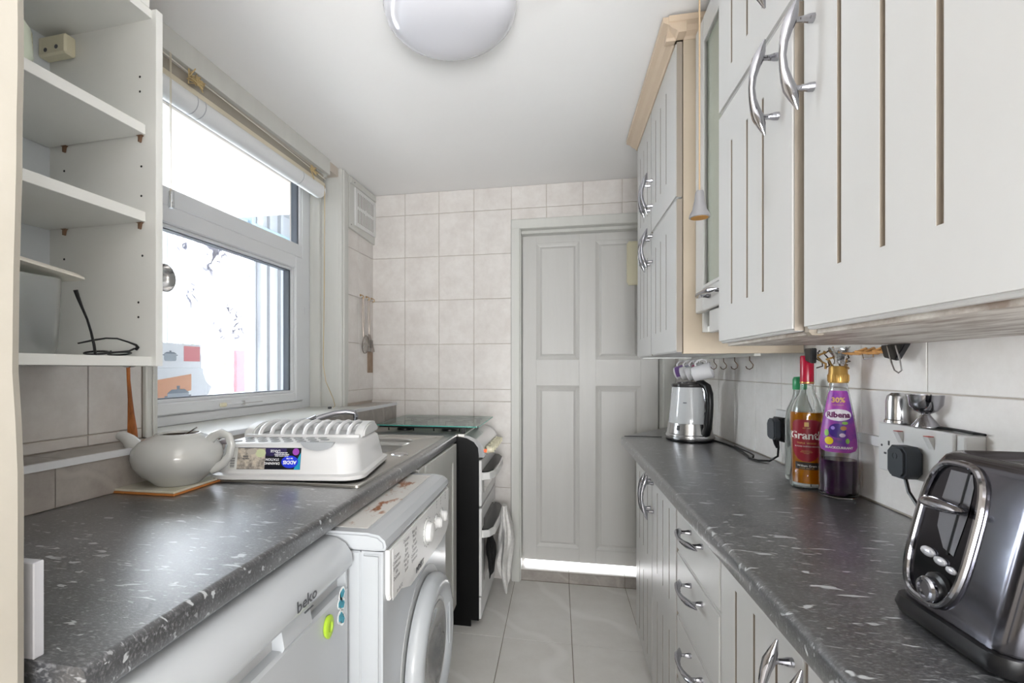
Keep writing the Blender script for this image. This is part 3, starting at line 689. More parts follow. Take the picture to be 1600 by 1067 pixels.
# sink base cabinet
u = thing('sink_cabinet', 'white framed base cabinet door under the sink, between washing machine and cooker', 'cabinet', (-.75, 1.9, 0))
B().box(-1.05, -.485, 1.60, 1.616, .1, .858).build('side_panel', M_mela, u); B().box(-1.05, -.485, 2.19, 2.206, 0, .858).build('side_panel', M_mela, u)
B().box(-1.05, -.485, 1.616, 2.19, .1, .116).build('bottom_panel', M_mela, u); B().box(-.53, -.515, 1.6, 2.206, 0, .1).build('plinth', M_mela, u)
d = B().box(-.482, -.468, 1.68, 2.205, .11, .856, .002)
for a in ((1.68, 1.75, .11, .856), (2.135, 2.205, .11, .856), (1.75, 2.135, .11, .18), (1.75, 2.135, .78, .856)): d.box(-.469, -.462, *a, .002)
d.build('door', M_gloss, u); B().box(-.482, -.468, 1.603, 1.675, .11, .856, .002).build('filler_panel', M_gloss, u)

# ================================================================== APPLIANCES
def side(parent_label, *a): pass
# fridge -------------------------------------------------------------
fg = thing('fridge', 'white undercounter fridge with magnets on its door, left of the washing machine', 'fridge', (-.7, .683, 0))
B().box(-.98, -.475, .412, .954, .03, .845, .004).build('body', M_appl, fg)
for x in (-.93, -.52):
    for y in (.45, .92): B().lathe([(.018, 0), (.018, .03)], (x, y, 0), 10, cap=True).build('foot', M_black, fg)
dr_ = B().prism([(-.473, .06), (-.438, .06), (-.432, .068), (-.432, .742), (-.436, .748), (-.473, .748)], .414, .952, 'y').build('door', M_appl, fg)
tp_ = [(-.49, .788), (-.436, .784), (-.424, .790), (-.421, .800), (-.424, .818), (-.437, .836), (-.458, .847), (-.49, .850)]
top_ = B().prism(tp_, .412, .954, 'y', smooth=True).build('door_top_trim', M_appl, fg, auto=50)
B().box(-.473, -.452, .414, .952, .748, .79).build('handle_recess', M_applg, fg, label='grey handle recess')
B().prism([(-.455, .745), (-.434, .745), (-.430, .752), (-.436, .786), (-.455, .786)], .71, .80, 'y').build('handle_tab', M_appl, fg)
B().box(-.473, -.433, .945, .9525, .745, .79).build('recess_end', M_appl, fg)
o = text('beko', .034, lambda u, v: (-.4205 - max(0, v) * .05 + .0, .766 + u, .806 + v * .8), .0006); o.build('brand_lettering', M_ink, top_)
B().box(-.4222, -.4200, .758, .786, .7865, .7885).build('brand_underline', M_ink, top_)
tag(B().lathe([(0, 0), (.010, 0), (.019, .001), (.021, .004), (.021, .007), (.017, .009), (.010, .009), (.008, .006), (0, .006)], (-.432, .858, .712), 20, 'x', sx=.8, sy=1.05).build('fridge_magnet', solid('lime_plastic', '#a5c639', .35)), 'lime green ring magnet on the fridge door', 'magnet')
mg = thing('fridge_magnet', 'blue and white flower-shaped magnet on the fridge door near its right edge', 'magnet', (-.431, .92, .715))
p = B()
for (yy, z, r) in ((.925, .745, .013), (.915, .728, .011), (.926, .722, .012), (.918, .70, .014), (.927, .690, .011), (.919, .742, .008)):
    p.lathe([(0, 0), (r, 0), (r, .0012), (0, .0012)], (-.432, yy, z), 14, 'x')
p.build('backing', solid('magnet_white', '#e9eceb', .4), mg)
p = B()
for (yy, z, r) in ((.925, .745, .009), (.914, .728, .008), (.926, .722, .008), (.917, .70, .010), (.927, .690, .007)):
    p.lathe([(0, .0012), (r, .0012), (r, .0024), (0, .0024)], (-.432, yy, z), 5, 'x')
p.build('print', solid('magnet_teal', '#2c8ba0', .4), mg)

# washing machine ------------------------------------------------------
wm = thing('washing_machine', 'white front-loading washing machine with a round porthole under the left worktop', 'washing machine', (-.65, 1.263, 0))
Y0, Y1 = .965, 1.56
B().box(-.93, -.41, Y0 + .004, Y1 - .004, .02, .815, .004).build('body', M_appl, wm)
for x in (-.88, -.45):
    for y in (Y0 + .05, Y1 - .05): B().lathe([(.02, 0), (.02, .02)], (x, y, 0), 10, cap=True).build('foot', M_black, wm)
front = B()
n = 24; CY, CZ = 1.295, .435
front.prism([(-.41, .02), (-.372, .02), (-.362, .03), (-.362, .815), (-.41, .815)], Y0, Y1, 'y', bev=.008, seg=3)
fo = front.build('front_panel', M_appl, wm, auto=40)
lid = B().prism([(-.93, .818), (-.375, .818), (-.356, .820), (-.353, .828), (-.356, .840), (-.370, .851), (-.395, .855), (-.93, .855)], Y0 - .001, Y1 + .001, 'y', bev=.005, seg=2).build('top_lid', M_appl, wm, auto=40)
B().box(-.60, -.405, Y0 + .03, Y1 - .03, .8552, .8562, .0003).build('rusty_top_sheet', M_rust, lid, label='top sheet with orange rust along the worktop edge')
B().lathe([(0, 0), (.003, 0), (.003, .001), (0, .001)], (-.52, Y0 - .0022, .838), 8, 'y').build('screw_hole', M_black, lid)
pn = B().prism([(.985, .72), (.992, .705), (1.06, .70), (1.14, .672), (1.46, .672), (1.53, .685), (1.553, .70), (1.553, .815), (.985, .815)], -.362, -.352, 'x', bev=.002, seg=2).build('control_panel', M_white, wm)
B().box(-.3521, -.3512, 1.005, 1.20, .70, .81).build('soap_drawer', M_white, wm)
PX = -.3508
def onf(y, z, s=1): return lambda u, v: (PX, y + u * s, z + v * s)
text('INDESIT', .020, onf(1.215, .692), .0006).build('brand_lettering', M_ink, pn)
text('A+ A 7.2', .011, onf(1.05, .708)).build('panel_lettering', M_ink, pn)
words = ['Cotton', 'Cotton eco', 'Synthetics', 'Silk', 'Delicates', 'Rinse', 'Spin', 'Jeans', 'Wool 40', 'Mix 30', 'Sport', 'Eco wash']
for cidx, yy in enumerate((1.03, 1.10, 1.165)):
    t = text('\n'.join(words[(cidx * 4 + k) % 12] for k in range(7 if cidx else 5)), .0115, onf(yy, .765)); t.build('programme_list', M_ink, pn)
for yy, zz_, w in ((1.39, .802, 3), (1.44, .80, 3), (1.50, .802, 3)):
    text('30\n60\n90', .009, onf(yy, zz_)).build('panel_lettering', M_ink, pn)
for (y, z, r) in ((1.285, .757, .026), (1.385, .752, .0155), (1.45, .752, .0155)):
    B().lathe([(r * 1.25, 0), (r * 1.25, .002), (r, .003), (r * .95, .016), (r * .6, .020), (0, .020)], (-.352, y, z), 20, 'x').build('knob', M_white, wm)
    tk = B()
    for k in range(14):
        a = 2 * PI * k / 14; rr_ = r * 1.5
        tk.box(PX - .0003, PX + .0003, y + rr_ * math.cos(a) - .0008, y + rr_ * math.cos(a) + .0008, z + rr_ * math.sin(a) - .0015, z + rr_ * math.sin(a) + .0015)
    tk.build('dial_marks', M_ink, pn)
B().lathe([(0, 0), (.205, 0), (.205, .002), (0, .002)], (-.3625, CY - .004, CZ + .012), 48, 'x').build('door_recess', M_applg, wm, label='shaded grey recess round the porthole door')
dw = B().lathe([(.192, .004), (.196, .012), (.194, .028), (.182, .041), (.165, .045), (.148, .041), (.132, .030), (.127, .012), (.13, .004), (.192, .004)], (-.3605, CY, CZ), 56, 'x').build('door', M_appl, wm, auto=50)
B().lathe([(.134, .030), (.126, .033), (.122, .026), (.128, .02)], (-.3605, CY, CZ), 48, 'x').build('door_trim_ring', M_applg, dw)
B().lathe([(.126, .026), (.12, .032), (.10, .030), (.06, .016), (.02, .008), (0, .007)], (-.3605, CY, CZ), 48, 'x').build('porthole_glass', mat('porthole_smoked_glass', '#77797b', .06, spec=.8, coat=1, vary=.7, vcol='#2f3236', vscale=9), dw)
B().box(-.326, -.318, CY + .128, CY + .172, CZ - .06, CZ + .07, .004).build('door_pull', M_appl, dw)

# cooker ----------------------------------------------------------------
ck = thing('cooker', 'freestanding cooker with black sides and white doors, glass lid folded down, by the end wall', 'cooker', (-.62, 2.485, 0))
KY0, KY1 = 2.235, 2.735
prf = [(-.93, .0), (-.40, .0), (-.40, .03), (-.362, .03), (-.362, .80), (-.366, .835), (-.385, .860), (-.42, .878), (-.48, .886), (-.93, .886)]
B().prism(prf, KY0, KY0 + .012, 'y').build('side_panel', M_blackmatt, ck, label='black side panel')
B().prism(prf, KY1 - .012, KY1, 'y').build('side_panel', M_blackmatt, ck, label='black side panel')
B().box(-.92, -.385, KY0 + .012, KY1 - .012, .03, .86).build('body', M_black, ck)
B().box(-.92, -.43, KY0 + .012, KY1 - .012, .86, .897, .003).build('hob', M_steel2, ck)
fx = [(-.385, .79), (-.338, .79), (-.334, .80), (-.345, .845), (-.372, .872), (-.41, .888), (-.43, .892), (-.43, .86)]
B().prism(fx, KY0 + .002, KY1 - .002, 'y', smooth=True).build('control_fascia', M_steel, ck, label='steel control fascia', auto=50)
for k in range(6):
    B().lathe([(.014, 0), (.019, .002), (.0185, .008), (.015, .012), (.014, .03), (.011, .033), (0, .033)], (-.337, 2.315 + k * .068, .815), 14, 'x').build('knob', M_cream, ck)
    B().box(-.306, -.300, 2.312 + k * .068, 2.318 + k * .068, .803, .828, .001).build('knob_pointer', M_cream, ck)
B().box(-.338, -.330, 2.262, 2.272, .81, .824, .001).build('neon_light', solid('orange_neon', '#d9542b', .3, emis=('#ff5a20', .6)), ck)
def odoor(z0, z1, hz, nm):
    d = B().box(-.372, -.350, KY0 + .006, KY1 - .006, z0, z1, .003).build(nm, M_white, ck)
    B().box(-.3505, -.3485, KY0 + .07, KY1 - .07, z0 + .05, z1 - .06, .001).build('door_glass', mat('oven_door_glass', '#3a3c3e', .05, coat=1), d)
    if hz:
        ys_ = [KY0 + .012, KY0 + .03, KY0 + .08, (KY0 + KY1) / 2, KY1 - .08, KY1 - .03, KY1 - .012]; xs_ = [-.35, -.322, -.303, -.298, -.303, -.322, -.35]
        h = B()
        V = []
        for x, y in zip(xs_, ys_): V += [(x, y, hz - .018), (x + .007, y, hz - .016), (x + .007, y, hz + .016), (x, y, hz + .018)]
        Fs = [[i * 4 + k, i * 4 + (k + 1) % 4, i * 4 + 4 + (k + 1) % 4, i * 4 + 4 + k] for i in range(6) for k in range(4)] + [[0, 1, 2, 3], [24, 25, 26, 27]]
        h.add(V, Fs).build('door_handle', M_white, d)
        t = B()
        t.prism([(-.352, KY0 + .01), (-.322, KY0 + .026), (-.303, KY0 + .078), (-.298, 2.485), (-.303, KY1 - .078), (-.322, KY1 - .026), (-.352, KY1 - .01)], hz + .0185, hz + .024).build('handle_cap', M_black, d, label='black cap on the handle')
odoor(.56, .775, .70, 'grill_door'); odoor(.14, .55, .43, 'oven_door')
B().box(-.368, -.352, KY0 + .006, KY1 - .006, .035, .135, .003).build('bottom_drawer', M_white, ck)
for (x, y) in ((-.53, 2.36), (-.53, 2.61), (-.76, 2.36), (-.76, 2.61)):
    B().lathe([(.04, .897), (.04, .905), (.03, .912), (0, .912)], (x, y, 0), 18).build('burner', M_black, ck)
    pg = B()
    for k in range(4):
        a = PI / 4 + PI / 2 * k; pg.tube([(x + .09 * math.cos(a), y + .09 * math.sin(a), .9), (x + .09 * math.cos(a), y + .09 * math.sin(a), .918), (x + .03 * math.cos(a), y + .03 * math.sin(a), .918)], .0035, 6)
    pg.build('pan_support', M_black, ck)
for y in (2.262, 2.70): B().box(-.86, -.42, y - .006, y + .006, .918, .929, .002).box(-.45, -.43, y - .008, y + .008, .897, .929, .002).build('lid_rail', M_black, ck)
B().prism(rr_pts(-.872, -.362, 2.225, 2.725, .012), .9295, .9345).build('glass_lid', M_lid, ck, label='green-tinted glass lid')
B().box(-.866, -.368, 2.2235, 2.2255, .930, .934).box(-.3625, -.3605, 2.235, 2.715, .930, .934).build('lid_edge', M_lidedge, ck)

# towel and oven glove on the lower handle
def cloth(name, m, y0, y1, z0f, z0b, ztop, x0, label, cat, n=14, amp=.008, th=.009, seed=0):
    b = B(); rows = []
    path = []
    for k in range(9): path.append((x0 + .011 + .006 * (1 - k / 8), z0f + (ztop - .012 - z0f) * k / 8))
    for k in range(1, 6): a = PI * k / 6; path.append((x0 + .011 * math.cos(a), ztop - .012 + .014 * math.sin(a)))
    for k in range(7): path.append((x0 - .011, ztop - .012 - (ztop - .012 - z0b) * k / 6))
    def pt(i, j, off):
        x, z = path[i]; t = j / n; y = y0 + (y1 - y0) * t
        drop = max(0, (ztop - z)) / (ztop - z0f)
        w = amp * drop * (math.sin(t * 17 + seed) + .6 * math.sin(t * 31 + z * 12))
        y = (y0 + y1) / 2 + (y - (y0 + y1) / 2) * (1 - .25 * drop + .15 * math.sin(z * 21 + seed) * drop)
        s_ = 1 if x > x0 else -1
        return (x + w + off * (s_ if i < 9 or i > 13 else 0) , y, z + (off if 8 < i < 14 else 0) + (.02 * math.sin(t * 9 + seed) * drop if i < 2 else 0))
    m_ = len(path)
    for off in (0, th):
        for i in range(m_):
            for j in range(n + 1): b.v.append(Vector(pt(i, j, off)))
    A = m_ * (n + 1)
    for i in range(m_ - 1):
        for j in range(n):
            a = i * (n + 1) + j
            b.f.append([a, a + 1, a + n + 2, a + n + 1]); b.f.append([A + a, A + a + n + 1, A + a + n + 2, A + a + 1]); b.sm += [True, True]
    for j in range(n): b.f.append([j, A + j, A + j + 1, j + 1]); a = (m_ - 1) * (n + 1) + j; b.f.append([a, a + 1, A + a + 1, A + a]); b.sm += [True, True]
    for i in range(m_ - 1):
        for j in (0, n): a = i * (n + 1) + j; b.f.append([a, a + n + 1, A + a + n + 1, A + a]); b.sm.append(True)
    return tag(b.build(name, m, auto=60), label, cat)
M_towel = mat('towelling', '#eceae6', .95, bump=.8, bscale=350, vary=.4, vcol='#c5c4c6', vscale=60)
def bundle(name, m, cx, cy, ztop, zbot, rx, ry, label, cat, seed=0, n=36):
    b = B(); L_ = []
    K = 16
    for k in range(K + 1):
        t = k / K; z = ztop + (zbot - ztop) * t; op = min(1, .35 + t * 1.6) * (1 if t < .75 else 1 - .25 * (t - .75) / .25)
        loop = []
        for q in range(n):
            a = 2 * PI * q / n; w = 1 + .20 * math.sin(5 * a + seed + z * 7) * min(1, t * 3) + .10 * math.sin(9 * a - z * 15 + seed)
            tail = (.05 * math.sin(2 * a + seed) * max(0, t - .6) / .4)
            loop.append((cx + rx * op * w * math.cos(a) + .006 * math.sin(z * 20 + seed), cy + ry * op * w * math.sin(a), z + tail))
        L_.append(loop)
    loft(b, L_, cap0=True, cap1=True)
    return tag(b.build(name, m, auto=70), label, cat)
def loft(b, loops, close=True, cap0=False, cap1=False):
    m = len(loops[0]); V = [p for l in loops for p in l]
    Fs = [[i * m + k, i * m + (k + 1) % m, (i + 1) * m + (k + 1) % m, (i + 1) * m + k] for i in range(len(loops) - 1) for k in range(m)]
    if cap0: Fs.append(list(range(m))[::-1])
    if cap1: Fs.append([(len(loops) - 1) * m + k for k in range(m)])
    return b.add(V, Fs, True)
bundle('tea_towel', M_towel, -.272, 2.56, .485, .10, .036, .085, 'pale towel hanging over the lower oven handle of the cooker', 'towel', 1)
bundle('oven_glove', mat('black_cloth', '#121213', .9, bump=.5, bscale=200), -.322, 2.34, .41, .25, .020, .045, 'black oven glove hanging under the lower oven handle beside the towel', 'oven glove', 2)

# ================================================================== LEFT WALL UNIT AND WHAT HANGS THERE
su = thing('open_shelf_unit', 'open white wall unit with adjustable shelves left of the window', 'shelf unit', M=ML @ Matrix.Translation((.15, -.22, 1.207)))
D0, D1, S0, S1 = .002, .30, -.52, .065
B(ML).box(D0, D1 + .012, S1 - .018, S1, 1.207, 2.0, .0008).build('side_panel', M_mela, su); B(ML).box(D0, D1, S0, S0 + .018, 1.207, 2.0, .0008).build('side_panel', M_mela, su)
B(ML).box(D0, D1, S0 + .018, S1 - .018, 1.208, 1.228).build('bottom_panel', M_mela, su); B(ML).box(D0, D1, S0 + .018, S1 - .018, 1.98, 1.998).build('top_panel', M_mela, su)
B(ML).box(D0, D0 + .004, S0 + .018, S1 - .018, 1.228, 1.98).build('back_panel', solid('pale_blue_white_panel', '#dfe5ea', .4), su)
for z0, z1 in ((1.722, 1.744), (1.528, 1.550)):
    sh = B(ML).box(D0 + .006, .287, S0 + .02, S1 - .021, z0, z1, .0008).build('shelf', M_mela, su)
    for d in (.055, .272):
        B(ML).prism([(d - .008, z0 - .0005), (d + .008, z0 - .0005), (d + .0035, z0 - .003), (d + .001, z0 - .015), (d - .0025, z0 - .015), (d - .0025, z0 - .003)], S1 - .025, S1 - .0185, 'y').build('shelf_pin', solid('bronze_plastic', '#7b5f4a', .4), su)
B(ML).box(.006, .088, S1 - .045, S1 - .0185, 1.922, 1.968, .004).build('hanging_bracket', M_cream, su)
for (d, z) in ((.03, 1.935), (.062, 1.938)): B(ML).lathe([(0, 0), (.005, 0), (.005, .0006), (0, .0006)], (d, S1 - .0456, z), 8, 'y').build('screw_head', M_ink, su)
hl = B(ML)
for (d, z) in ((.268, 1.855), (.268, 1.822), (.272, 1.654), (.272, 1.588), (.275, 1.454), (.264, 1.350), (.264, 1.317), (.05, 1.665), (.05, 1.458)):
    B(ML).lathe([(0, 0), (.0026, 0), (.0026, .0006), (0, .0006)], (d, S1 - .0186, z), 8, 'y').build('shelf_hole', M_black, su)
tag(B(ML).box(.20, .298, -.01, .045, 2.0, 2.2, .002).build('cream_board', M_mela), 'cream board standing on top of the open shelf unit at the ceiling', 'board')
tag(B(ML).lathe([(.03, 1.9995), (.045, 2.003), (.07, 2.02), (.078, 2.032), (.075, 2.032), (.066, 2.02), (.04, 2.006), (0, 2.004)], (.215, -.10, 0), 28).build('blue_dish', solid('pale_blue_china', '#b9cbe0', .15, coat=.5)), 'pale blue dish on top of the open shelf unit', 'dish')
tag(B(ML).box(.13, .16, .072, .10, 2.10, 2.245, .002).build('timber_batten', mat('ochre_timber', '#b3842f', .6, vary=.6, vcol='#7d4a1c', vscale=25)), 'ochre timber batten at the ceiling beside the window pelmet', 'batten')
# jar / bowl on the top shelf
tag(B(ML).lathe([(.03, 1.745), (.05, 1.755), (.062, 1.80), (.06, 1.85), (.045, 1.875), (.04, 1.885), (.038, 1.885), (.042, 1.872), (.056, 1.85), (.058, 1.80), (.047, 1.759), (0, 1.75)], (.16, -.17, 0), 28).build('glass_jar', solid('pale_green_glass', '#d5decb', .08, coat=.6)), 'pale green glass jar on the topmost shelf behind the wall edge', 'jar')
# plastic container with lid on the bottom shelf
ct = thing('food_container', 'clear plastic food tub with a loose lid on the bottom shelf of the open unit', 'container', M=ML @ Matrix.Translation((.13, -.12, 1.229)))
b = B(ML); C0 = lambda i, z: [(p[0], p[1], z) for p in rr_pts(.03 + i, .20 - i, -.22 + i, -.060 - i, .02)]
loft(b, [C0(.008, 1.2290), C0(.004, 1.25), C0(.0, 1.385), C0(.002, 1.385), C0(.006, 1.25), C0(.010, 1.2315)], cap0=True, cap1=True); b.build('tub', M_frost, ct)
b = B(ML); C1 = lambda i, z: [(p[0], p[1], z + .12 * max(0, -.05 - p[1]) ) for p in rr_pts(.015 + i, .225 - i, -.235 + i, -.030 - i, .025)]
loft(b, [C1(.0, 1.388), C1(.0, 1.392), C1(.006, 1.397), C1(.016, 1.395)], cap0=True, cap1=True); b.build('lid', solid('milky_plastic', '#e6e2d6', .3), ct)
for k in range(5): B(ML).tube([(.06 + .025 * k, -.20, 1.236), (.07 + .025 * k, -.15, 1.25 + .004 * k), (.08 + .02 * k, -.08, 1.238)], .004, 6).build('cutlery', solid('white_cutlery', '#d9dcda', .3), ct)
# spectacles
sp = thing('spectacles', 'black-framed spectacles with one arm standing up, on the bottom shelf', 'spectacles', M=ML @ Matrix.Translation((.25, -.01, 1.2285)))
b = B(ML)
for cs in (.018, -.034):
    pts = [(.245 + .018 * math.sin(a), cs + .023 * math.cos(a), 1.2315 + .003 * (1 + math.sin(a))) for a in [2 * PI * k / 16 for k in range(17)]]
    b.tube(pts, .0020, 6)
b.tube([(.25, -.005, 1.237), (.252, -.008, 1.239), (.25, -.011, 1.237)], .0016, 6)
b.tube([(.262, .038, 1.246), (.268, .020, 1.240), (.27, -.005, 1.237), (.27, -.035, 1.234), (.27, -.056, 1.231)], .0021, 6); b.build('frame', M_black, sp)
for cs in (.018, -.034):
    B(ML).lathe([(0, 0), (.0175, 0), (.0175, .0010), (0, .0010)], (.245, cs, 1.2340), 20, sx=.95, sy=1.2).build('lens', M_pane, sp)
B(ML).tube([(.27, -.057, 1.231), (.27, -.060, 1.25), (.27, -.066, 1.275), (.27, -.074, 1.30), (.27, -.084, 1.322), (.27, -.092, 1.341), (.27, -.097, 1.355)], [.0028, .0026, .0023, .0022, .0025, .0034, .0040], 8).build('arm', M_black, sp)
B(ML).tube([(.262, .042, 1.244), (.266, .043, 1.249), (.27, .035, 1.254), (.27, .016, 1.2595), (.27, -.010, 1.2655), (.27, -.035, 1.2645), (.27, -.062, 1.259), (.27, -.092, 1.251)], [.0035, .0038, .0026, .0019, .0018, .0018, .0021, .0016], 8).build('arm', M_black, sp)
# hanging utensils
def hook(M, d, s_, z, m=M_brass, r=.008):
    return [(d, s_, z + .006), (d + .008, s_, z + .006), (d + .016, s_, z), (d + .013, s_, z - .009), (d + .006, s_, z - .009)]
b = B(ML); b.tube([(.035, .222, 1.30), (.037, .222, 1.25), (.04, .222, 1.17), (.045, .222, 1.12), (.048, .222, 1.08), (.05, .224, 1.035), (.05, .228, 1.004)], [.006, .006, .0055, .007, .010, .0145, .0135], 10, True, .45)
tag(b.build('wooden_spatula', M_wood), 'dark-stained wooden spatula hanging under the open shelf unit', 'spatula')
b = B(ML); b.tube([(.05, .20, 1.34), (.06, .195, 1.25), (.075, .19, 1.215)], [.004, .004, .005], 8); b.ball((.085, .183, 1.212), .016, 12, (1.3, 1.0, .5))
tag(b.build('metal_spoon', M_chrome), 'chrome spoon tip showing just beneath the open shelf unit', 'spoon')
b = B(ML); b.lathe([(0, .0), (.02, .002), (.034, .012), (.041, .028), (.039, .028), (.032, .013), (.019, .004), (0, .002)], (.028, .322, 1.465), 24, 'x'); b.tube([(.050, .300, 1.50), (.045, .292, 1.58), (.045, .288, 1.66)], .004, 8)
tag(b.build('ladle', M_steel), 'steel ladle bowl showing between the open shelf unit and the window', 'ladle')
tag(B(ML).box(.0, .055, .12, .298, 1.664, 1.672, .001).build('utensil_rail', M_steel), 'steel rail on the wall behind the open shelf unit holding the ladle', 'rail')
tag(B(ML).tube([(.0, .222, 1.315), (.03, .222, 1.315), (.037, .222, 1.300)], .0025, 6).tube([(.0, .20, 1.345), (.045, .20, 1.345), (.052, .20, 1.338)], .0025, 6).build('wall_hook', M_steel), 'steel hook pair on the tiles behind the open shelf unit', 'hook')

# blind and pelmet
tag(B(ML).box(-.012, .006, .335, 1.36, 2.168, 2.2445, .001).box(-.06, -.012, 1.345, 1.36, 2.16, 2.2445).build('pelmet_board', M_gloss), 'painted pelmet board along the ceiling over the window', 'pelmet')
bl = thing('roman_blind', 'white fabric blind rolled up at the head of the window', 'blind', M=ML @ Matrix.Translation((-.05, .85, 2.06)))
B(ML).box(-.085, -.02, .345, 1.34, 2.125, 2.165, .002).build('head_rail', mat('taupe_rail', '#a39c90', .5), bl)
b = B(ML); b.tube([(-.045, .345, 2.088), (-.045, .6, 2.086), (-.045, 1.0, 2.087), (-.045, 1.345, 2.088)], .036, 20, True, .95); b.build('fabric_roll', M_fabric, bl)
B(ML).box(-.02, -.014, .345, 1.345, 2.106, 2.124, .001).build('bottom_bar', mat('cream_bar', '#d6cdb9', .5), bl)
for s_ in (.52, .555, 1.15): B(ML).lathe([(.0368, -.002), (.0372, 0), (.0368, .002)], (-.045, s_, 2.088), 20, 'y').build('tape', solid('tape_grey', '#b9bcc2', .7), bl)
B(ML).tube([(-.005, .34, 2.163), (-.006, .6, 2.156), (-.008, 1.0, 2.150), (-.012, 1.345, 2.142)], .0018, 6).build('lift_cord', mat('white_string', '#e8e4da', .8), bl)
random.seed(7)
for s_, z in ((.50, 2.143), (1.20, 2.130)):
    b = B(ML)
    for q in range(3):
        P_ = [(.002 + random.uniform(-.01, .012), s_ + random.gauss(0, .016), z + random.gauss(0, .012)) for k in range(14)]
        b.tube(P_, .0022, 5)
    b.build('cord_knot', M_cord, bl)
B(ML).tube([(-.01, 1.335, 2.11), (-.012, 1.335, 1.8), (-.012, 1.33, 1.45), (-.012, 1.325, 1.22), (-.010, 1.345, 1.14), (-.005, 1.41, 1.05), (-.004, 1.425, 1.015), (-.002, 1.405, 1.006)], .0016, 6).tube([(-.014, 1.340, 2.11), (-.016, 1.342, 1.6), (-.015, 1.33, 1.3)], .0014, 6).build('pull_cord', M_cord, bl)
B(ML).box(.0, .012, 1.345, 1.365, 1.0036, 1.014, .002).build('cord_cleat', M_ink, bl)
B(ML).tube([(.03, .372, 2.15), (.03, .372, 1.735)], .0009, 6).tube([(.032, .366, 2.15), (.032, .366, 1.70)], .0009, 6).build('pull_cord', mat('pale_cord', '#d9cfba', .8), bl)
B(ML).lathe([(.003, 1.738), (.007, 1.733), (.009, 1.69), (.007, 1.684), (0, 1.684)], (.03, .372, 0), 10).build('cord_acorn', M_clear, bl)

# vent
vt = thing('wall_vent', 'white slatted ventilator on a screwed board high on the wall by the end wall', 'vent', M=ML @ Matrix.Translation((.01, 1.74, 1.95)))
B(ML).prism([(1.556, 1.966), (1.93, 1.946), (1.93, 2.245), (1.556, 2.245)], .0005, .012, 'x').box(.012, .02, 1.56, 1.92, 2.205, 2.238, .002).build('back_board', M_gloss, vt)
gr = B(ML).box(.012, .016, 1.612, 1.878, 1.992, 2.20, .001)
for a in ((1.612, 1.878, 1.992, 2.012), (1.612, 1.878, 2.18, 2.20), (1.612, 1.632, 2.012, 2.18), (1.858, 1.878, 2.012, 2.18), (1.632, 1.858, 2.088, 2.104)): gr.box(.016, .0195, *a, .001)
gr.build('grille_frame', M_white, vt)
B(ML).box(.0160, .0164, 1.632, 1.858, 2.012, 2.18).build('vent_opening', solid('vent_shadow_brown', '#6e655b', .8), vt)
for k in range(12): B(ML).box(.0165, .0188, 1.632 + k * .0195, 1.632 + k * .0195 + .010, 2.012, 2.18, .0004).build('slat', M_white, vt)
B(ML).lathe([(0, .0), (.014, 0), (.014, .002), (0, .003)], (.0190, 1.745, 2.096), 14, 'x').build('centre_boss', M_white, vt)
for (s_, z) in ((1.60, 2.22), (1.895, 2.22), (1.575, 1.985), (1.90, 1.965)): B(ML).lathe([(0, 0), (.0035, 0), (.0035, .001), (0, .001)], (.012 if z < 2.1 else .02, s_, z), 8, 'x').build('screw_head', M_ink, vt)
# hooks and utensils by the end wall
for k, s_ in enumerate((1.709, 1.785, 1.855)):
    o = B(ML).tube([(0, s_, 1.622), (.012, s_, 1.622), (.02, s_, 1.615), (.02, s_, 1.604), (.012, s_, 1.600), (.009, s_, 1.606)], .0022, 8).lathe([(.006, 0), (.006, .003), (0, .004)], (0, s_, 1.622), 10, 'x').build('brass_hook', M_brass)
    tag(o, ['brass cup hook nearest the window holding the strainer', 'brass cup hook holding the fish slice', 'empty brass cup hook nearest the end wall'][k], 'hook', 'brass hooks by the end wall')
M_ut = solid('utensil_steel', '#9a928c', .28, metal=1)
b = B(ML); b.tube([(.017, 1.702, 1.605), (.017, 1.700, 1.50), (.02, 1.705, 1.385)], .0032, 6).tube([(.017, 1.716, 1.605), (.017, 1.722, 1.50), (.02, 1.712, 1.385)], .0032, 6).tube([(.017, 1.702, 1.605), (.017, 1.709, 1.611), (.017, 1.716, 1.605)], .0028, 6)
st = thing('strainer', 'long-handled wire strainer hanging from the brass hook nearest the window', 'strainer', M=ML @ Matrix.Translation((.02, 1.71, 1.3)))
b.build('handle', M_ut, st)
pr_ = [(.02 + .012 * math.sin(2 * PI * k / 20), 1.735 + .035 * math.cos(2 * PI * k / 20), 1.342 + .045 * math.sin(2 * PI * k / 20) - .6 * .035 * math.cos(2 * PI * k / 20)) for k in range(21)]
b = B(ML).tube(pr_, .003, 6); b.build('rim', M_ut, st)
b = B(ML)
for k in range(-3, 4):
    t = k / 4; w = math.sqrt(1 - t * t)
    b.tube([(.024, 1.735 + .033 * t, 1.342 + .043 * w - .021 * t), (.034, 1.735 + .033 * t, 1.342 - .021 * t), (.016, 1.735 + .033 * t, 1.342 - .043 * w - .021 * t)], .0011, 5)
b.build('mesh_wires', M_ut, st, kind='stuff')
fs = thing('fish_slice', 'steel fish slice hanging from the middle brass hook beside the strainer', 'fish slice', M=ML @ Matrix.Translation((.02, 1.8, 1.3)))
B(ML).tube([(.017, 1.778, 1.605), (.017, 1.776, 1.50), (.02, 1.785, 1.405)], .0032, 6).tube([(.017, 1.792, 1.605), (.017, 1.798, 1.50), (.02, 1.793, 1.405)], .0032, 6).tube([(.017, 1.778, 1.605), (.017, 1.785, 1.611), (.017, 1.792, 1.605)], .0028, 6).build('handle', M_ut, fs)
B(ML).prism([(1.77, 1.405), (1.80, 1.405), (1.862, 1.305), (1.815, 1.300)], .018, .0205, 'x').build('blade', M_ut, fs)
b = B(ML)
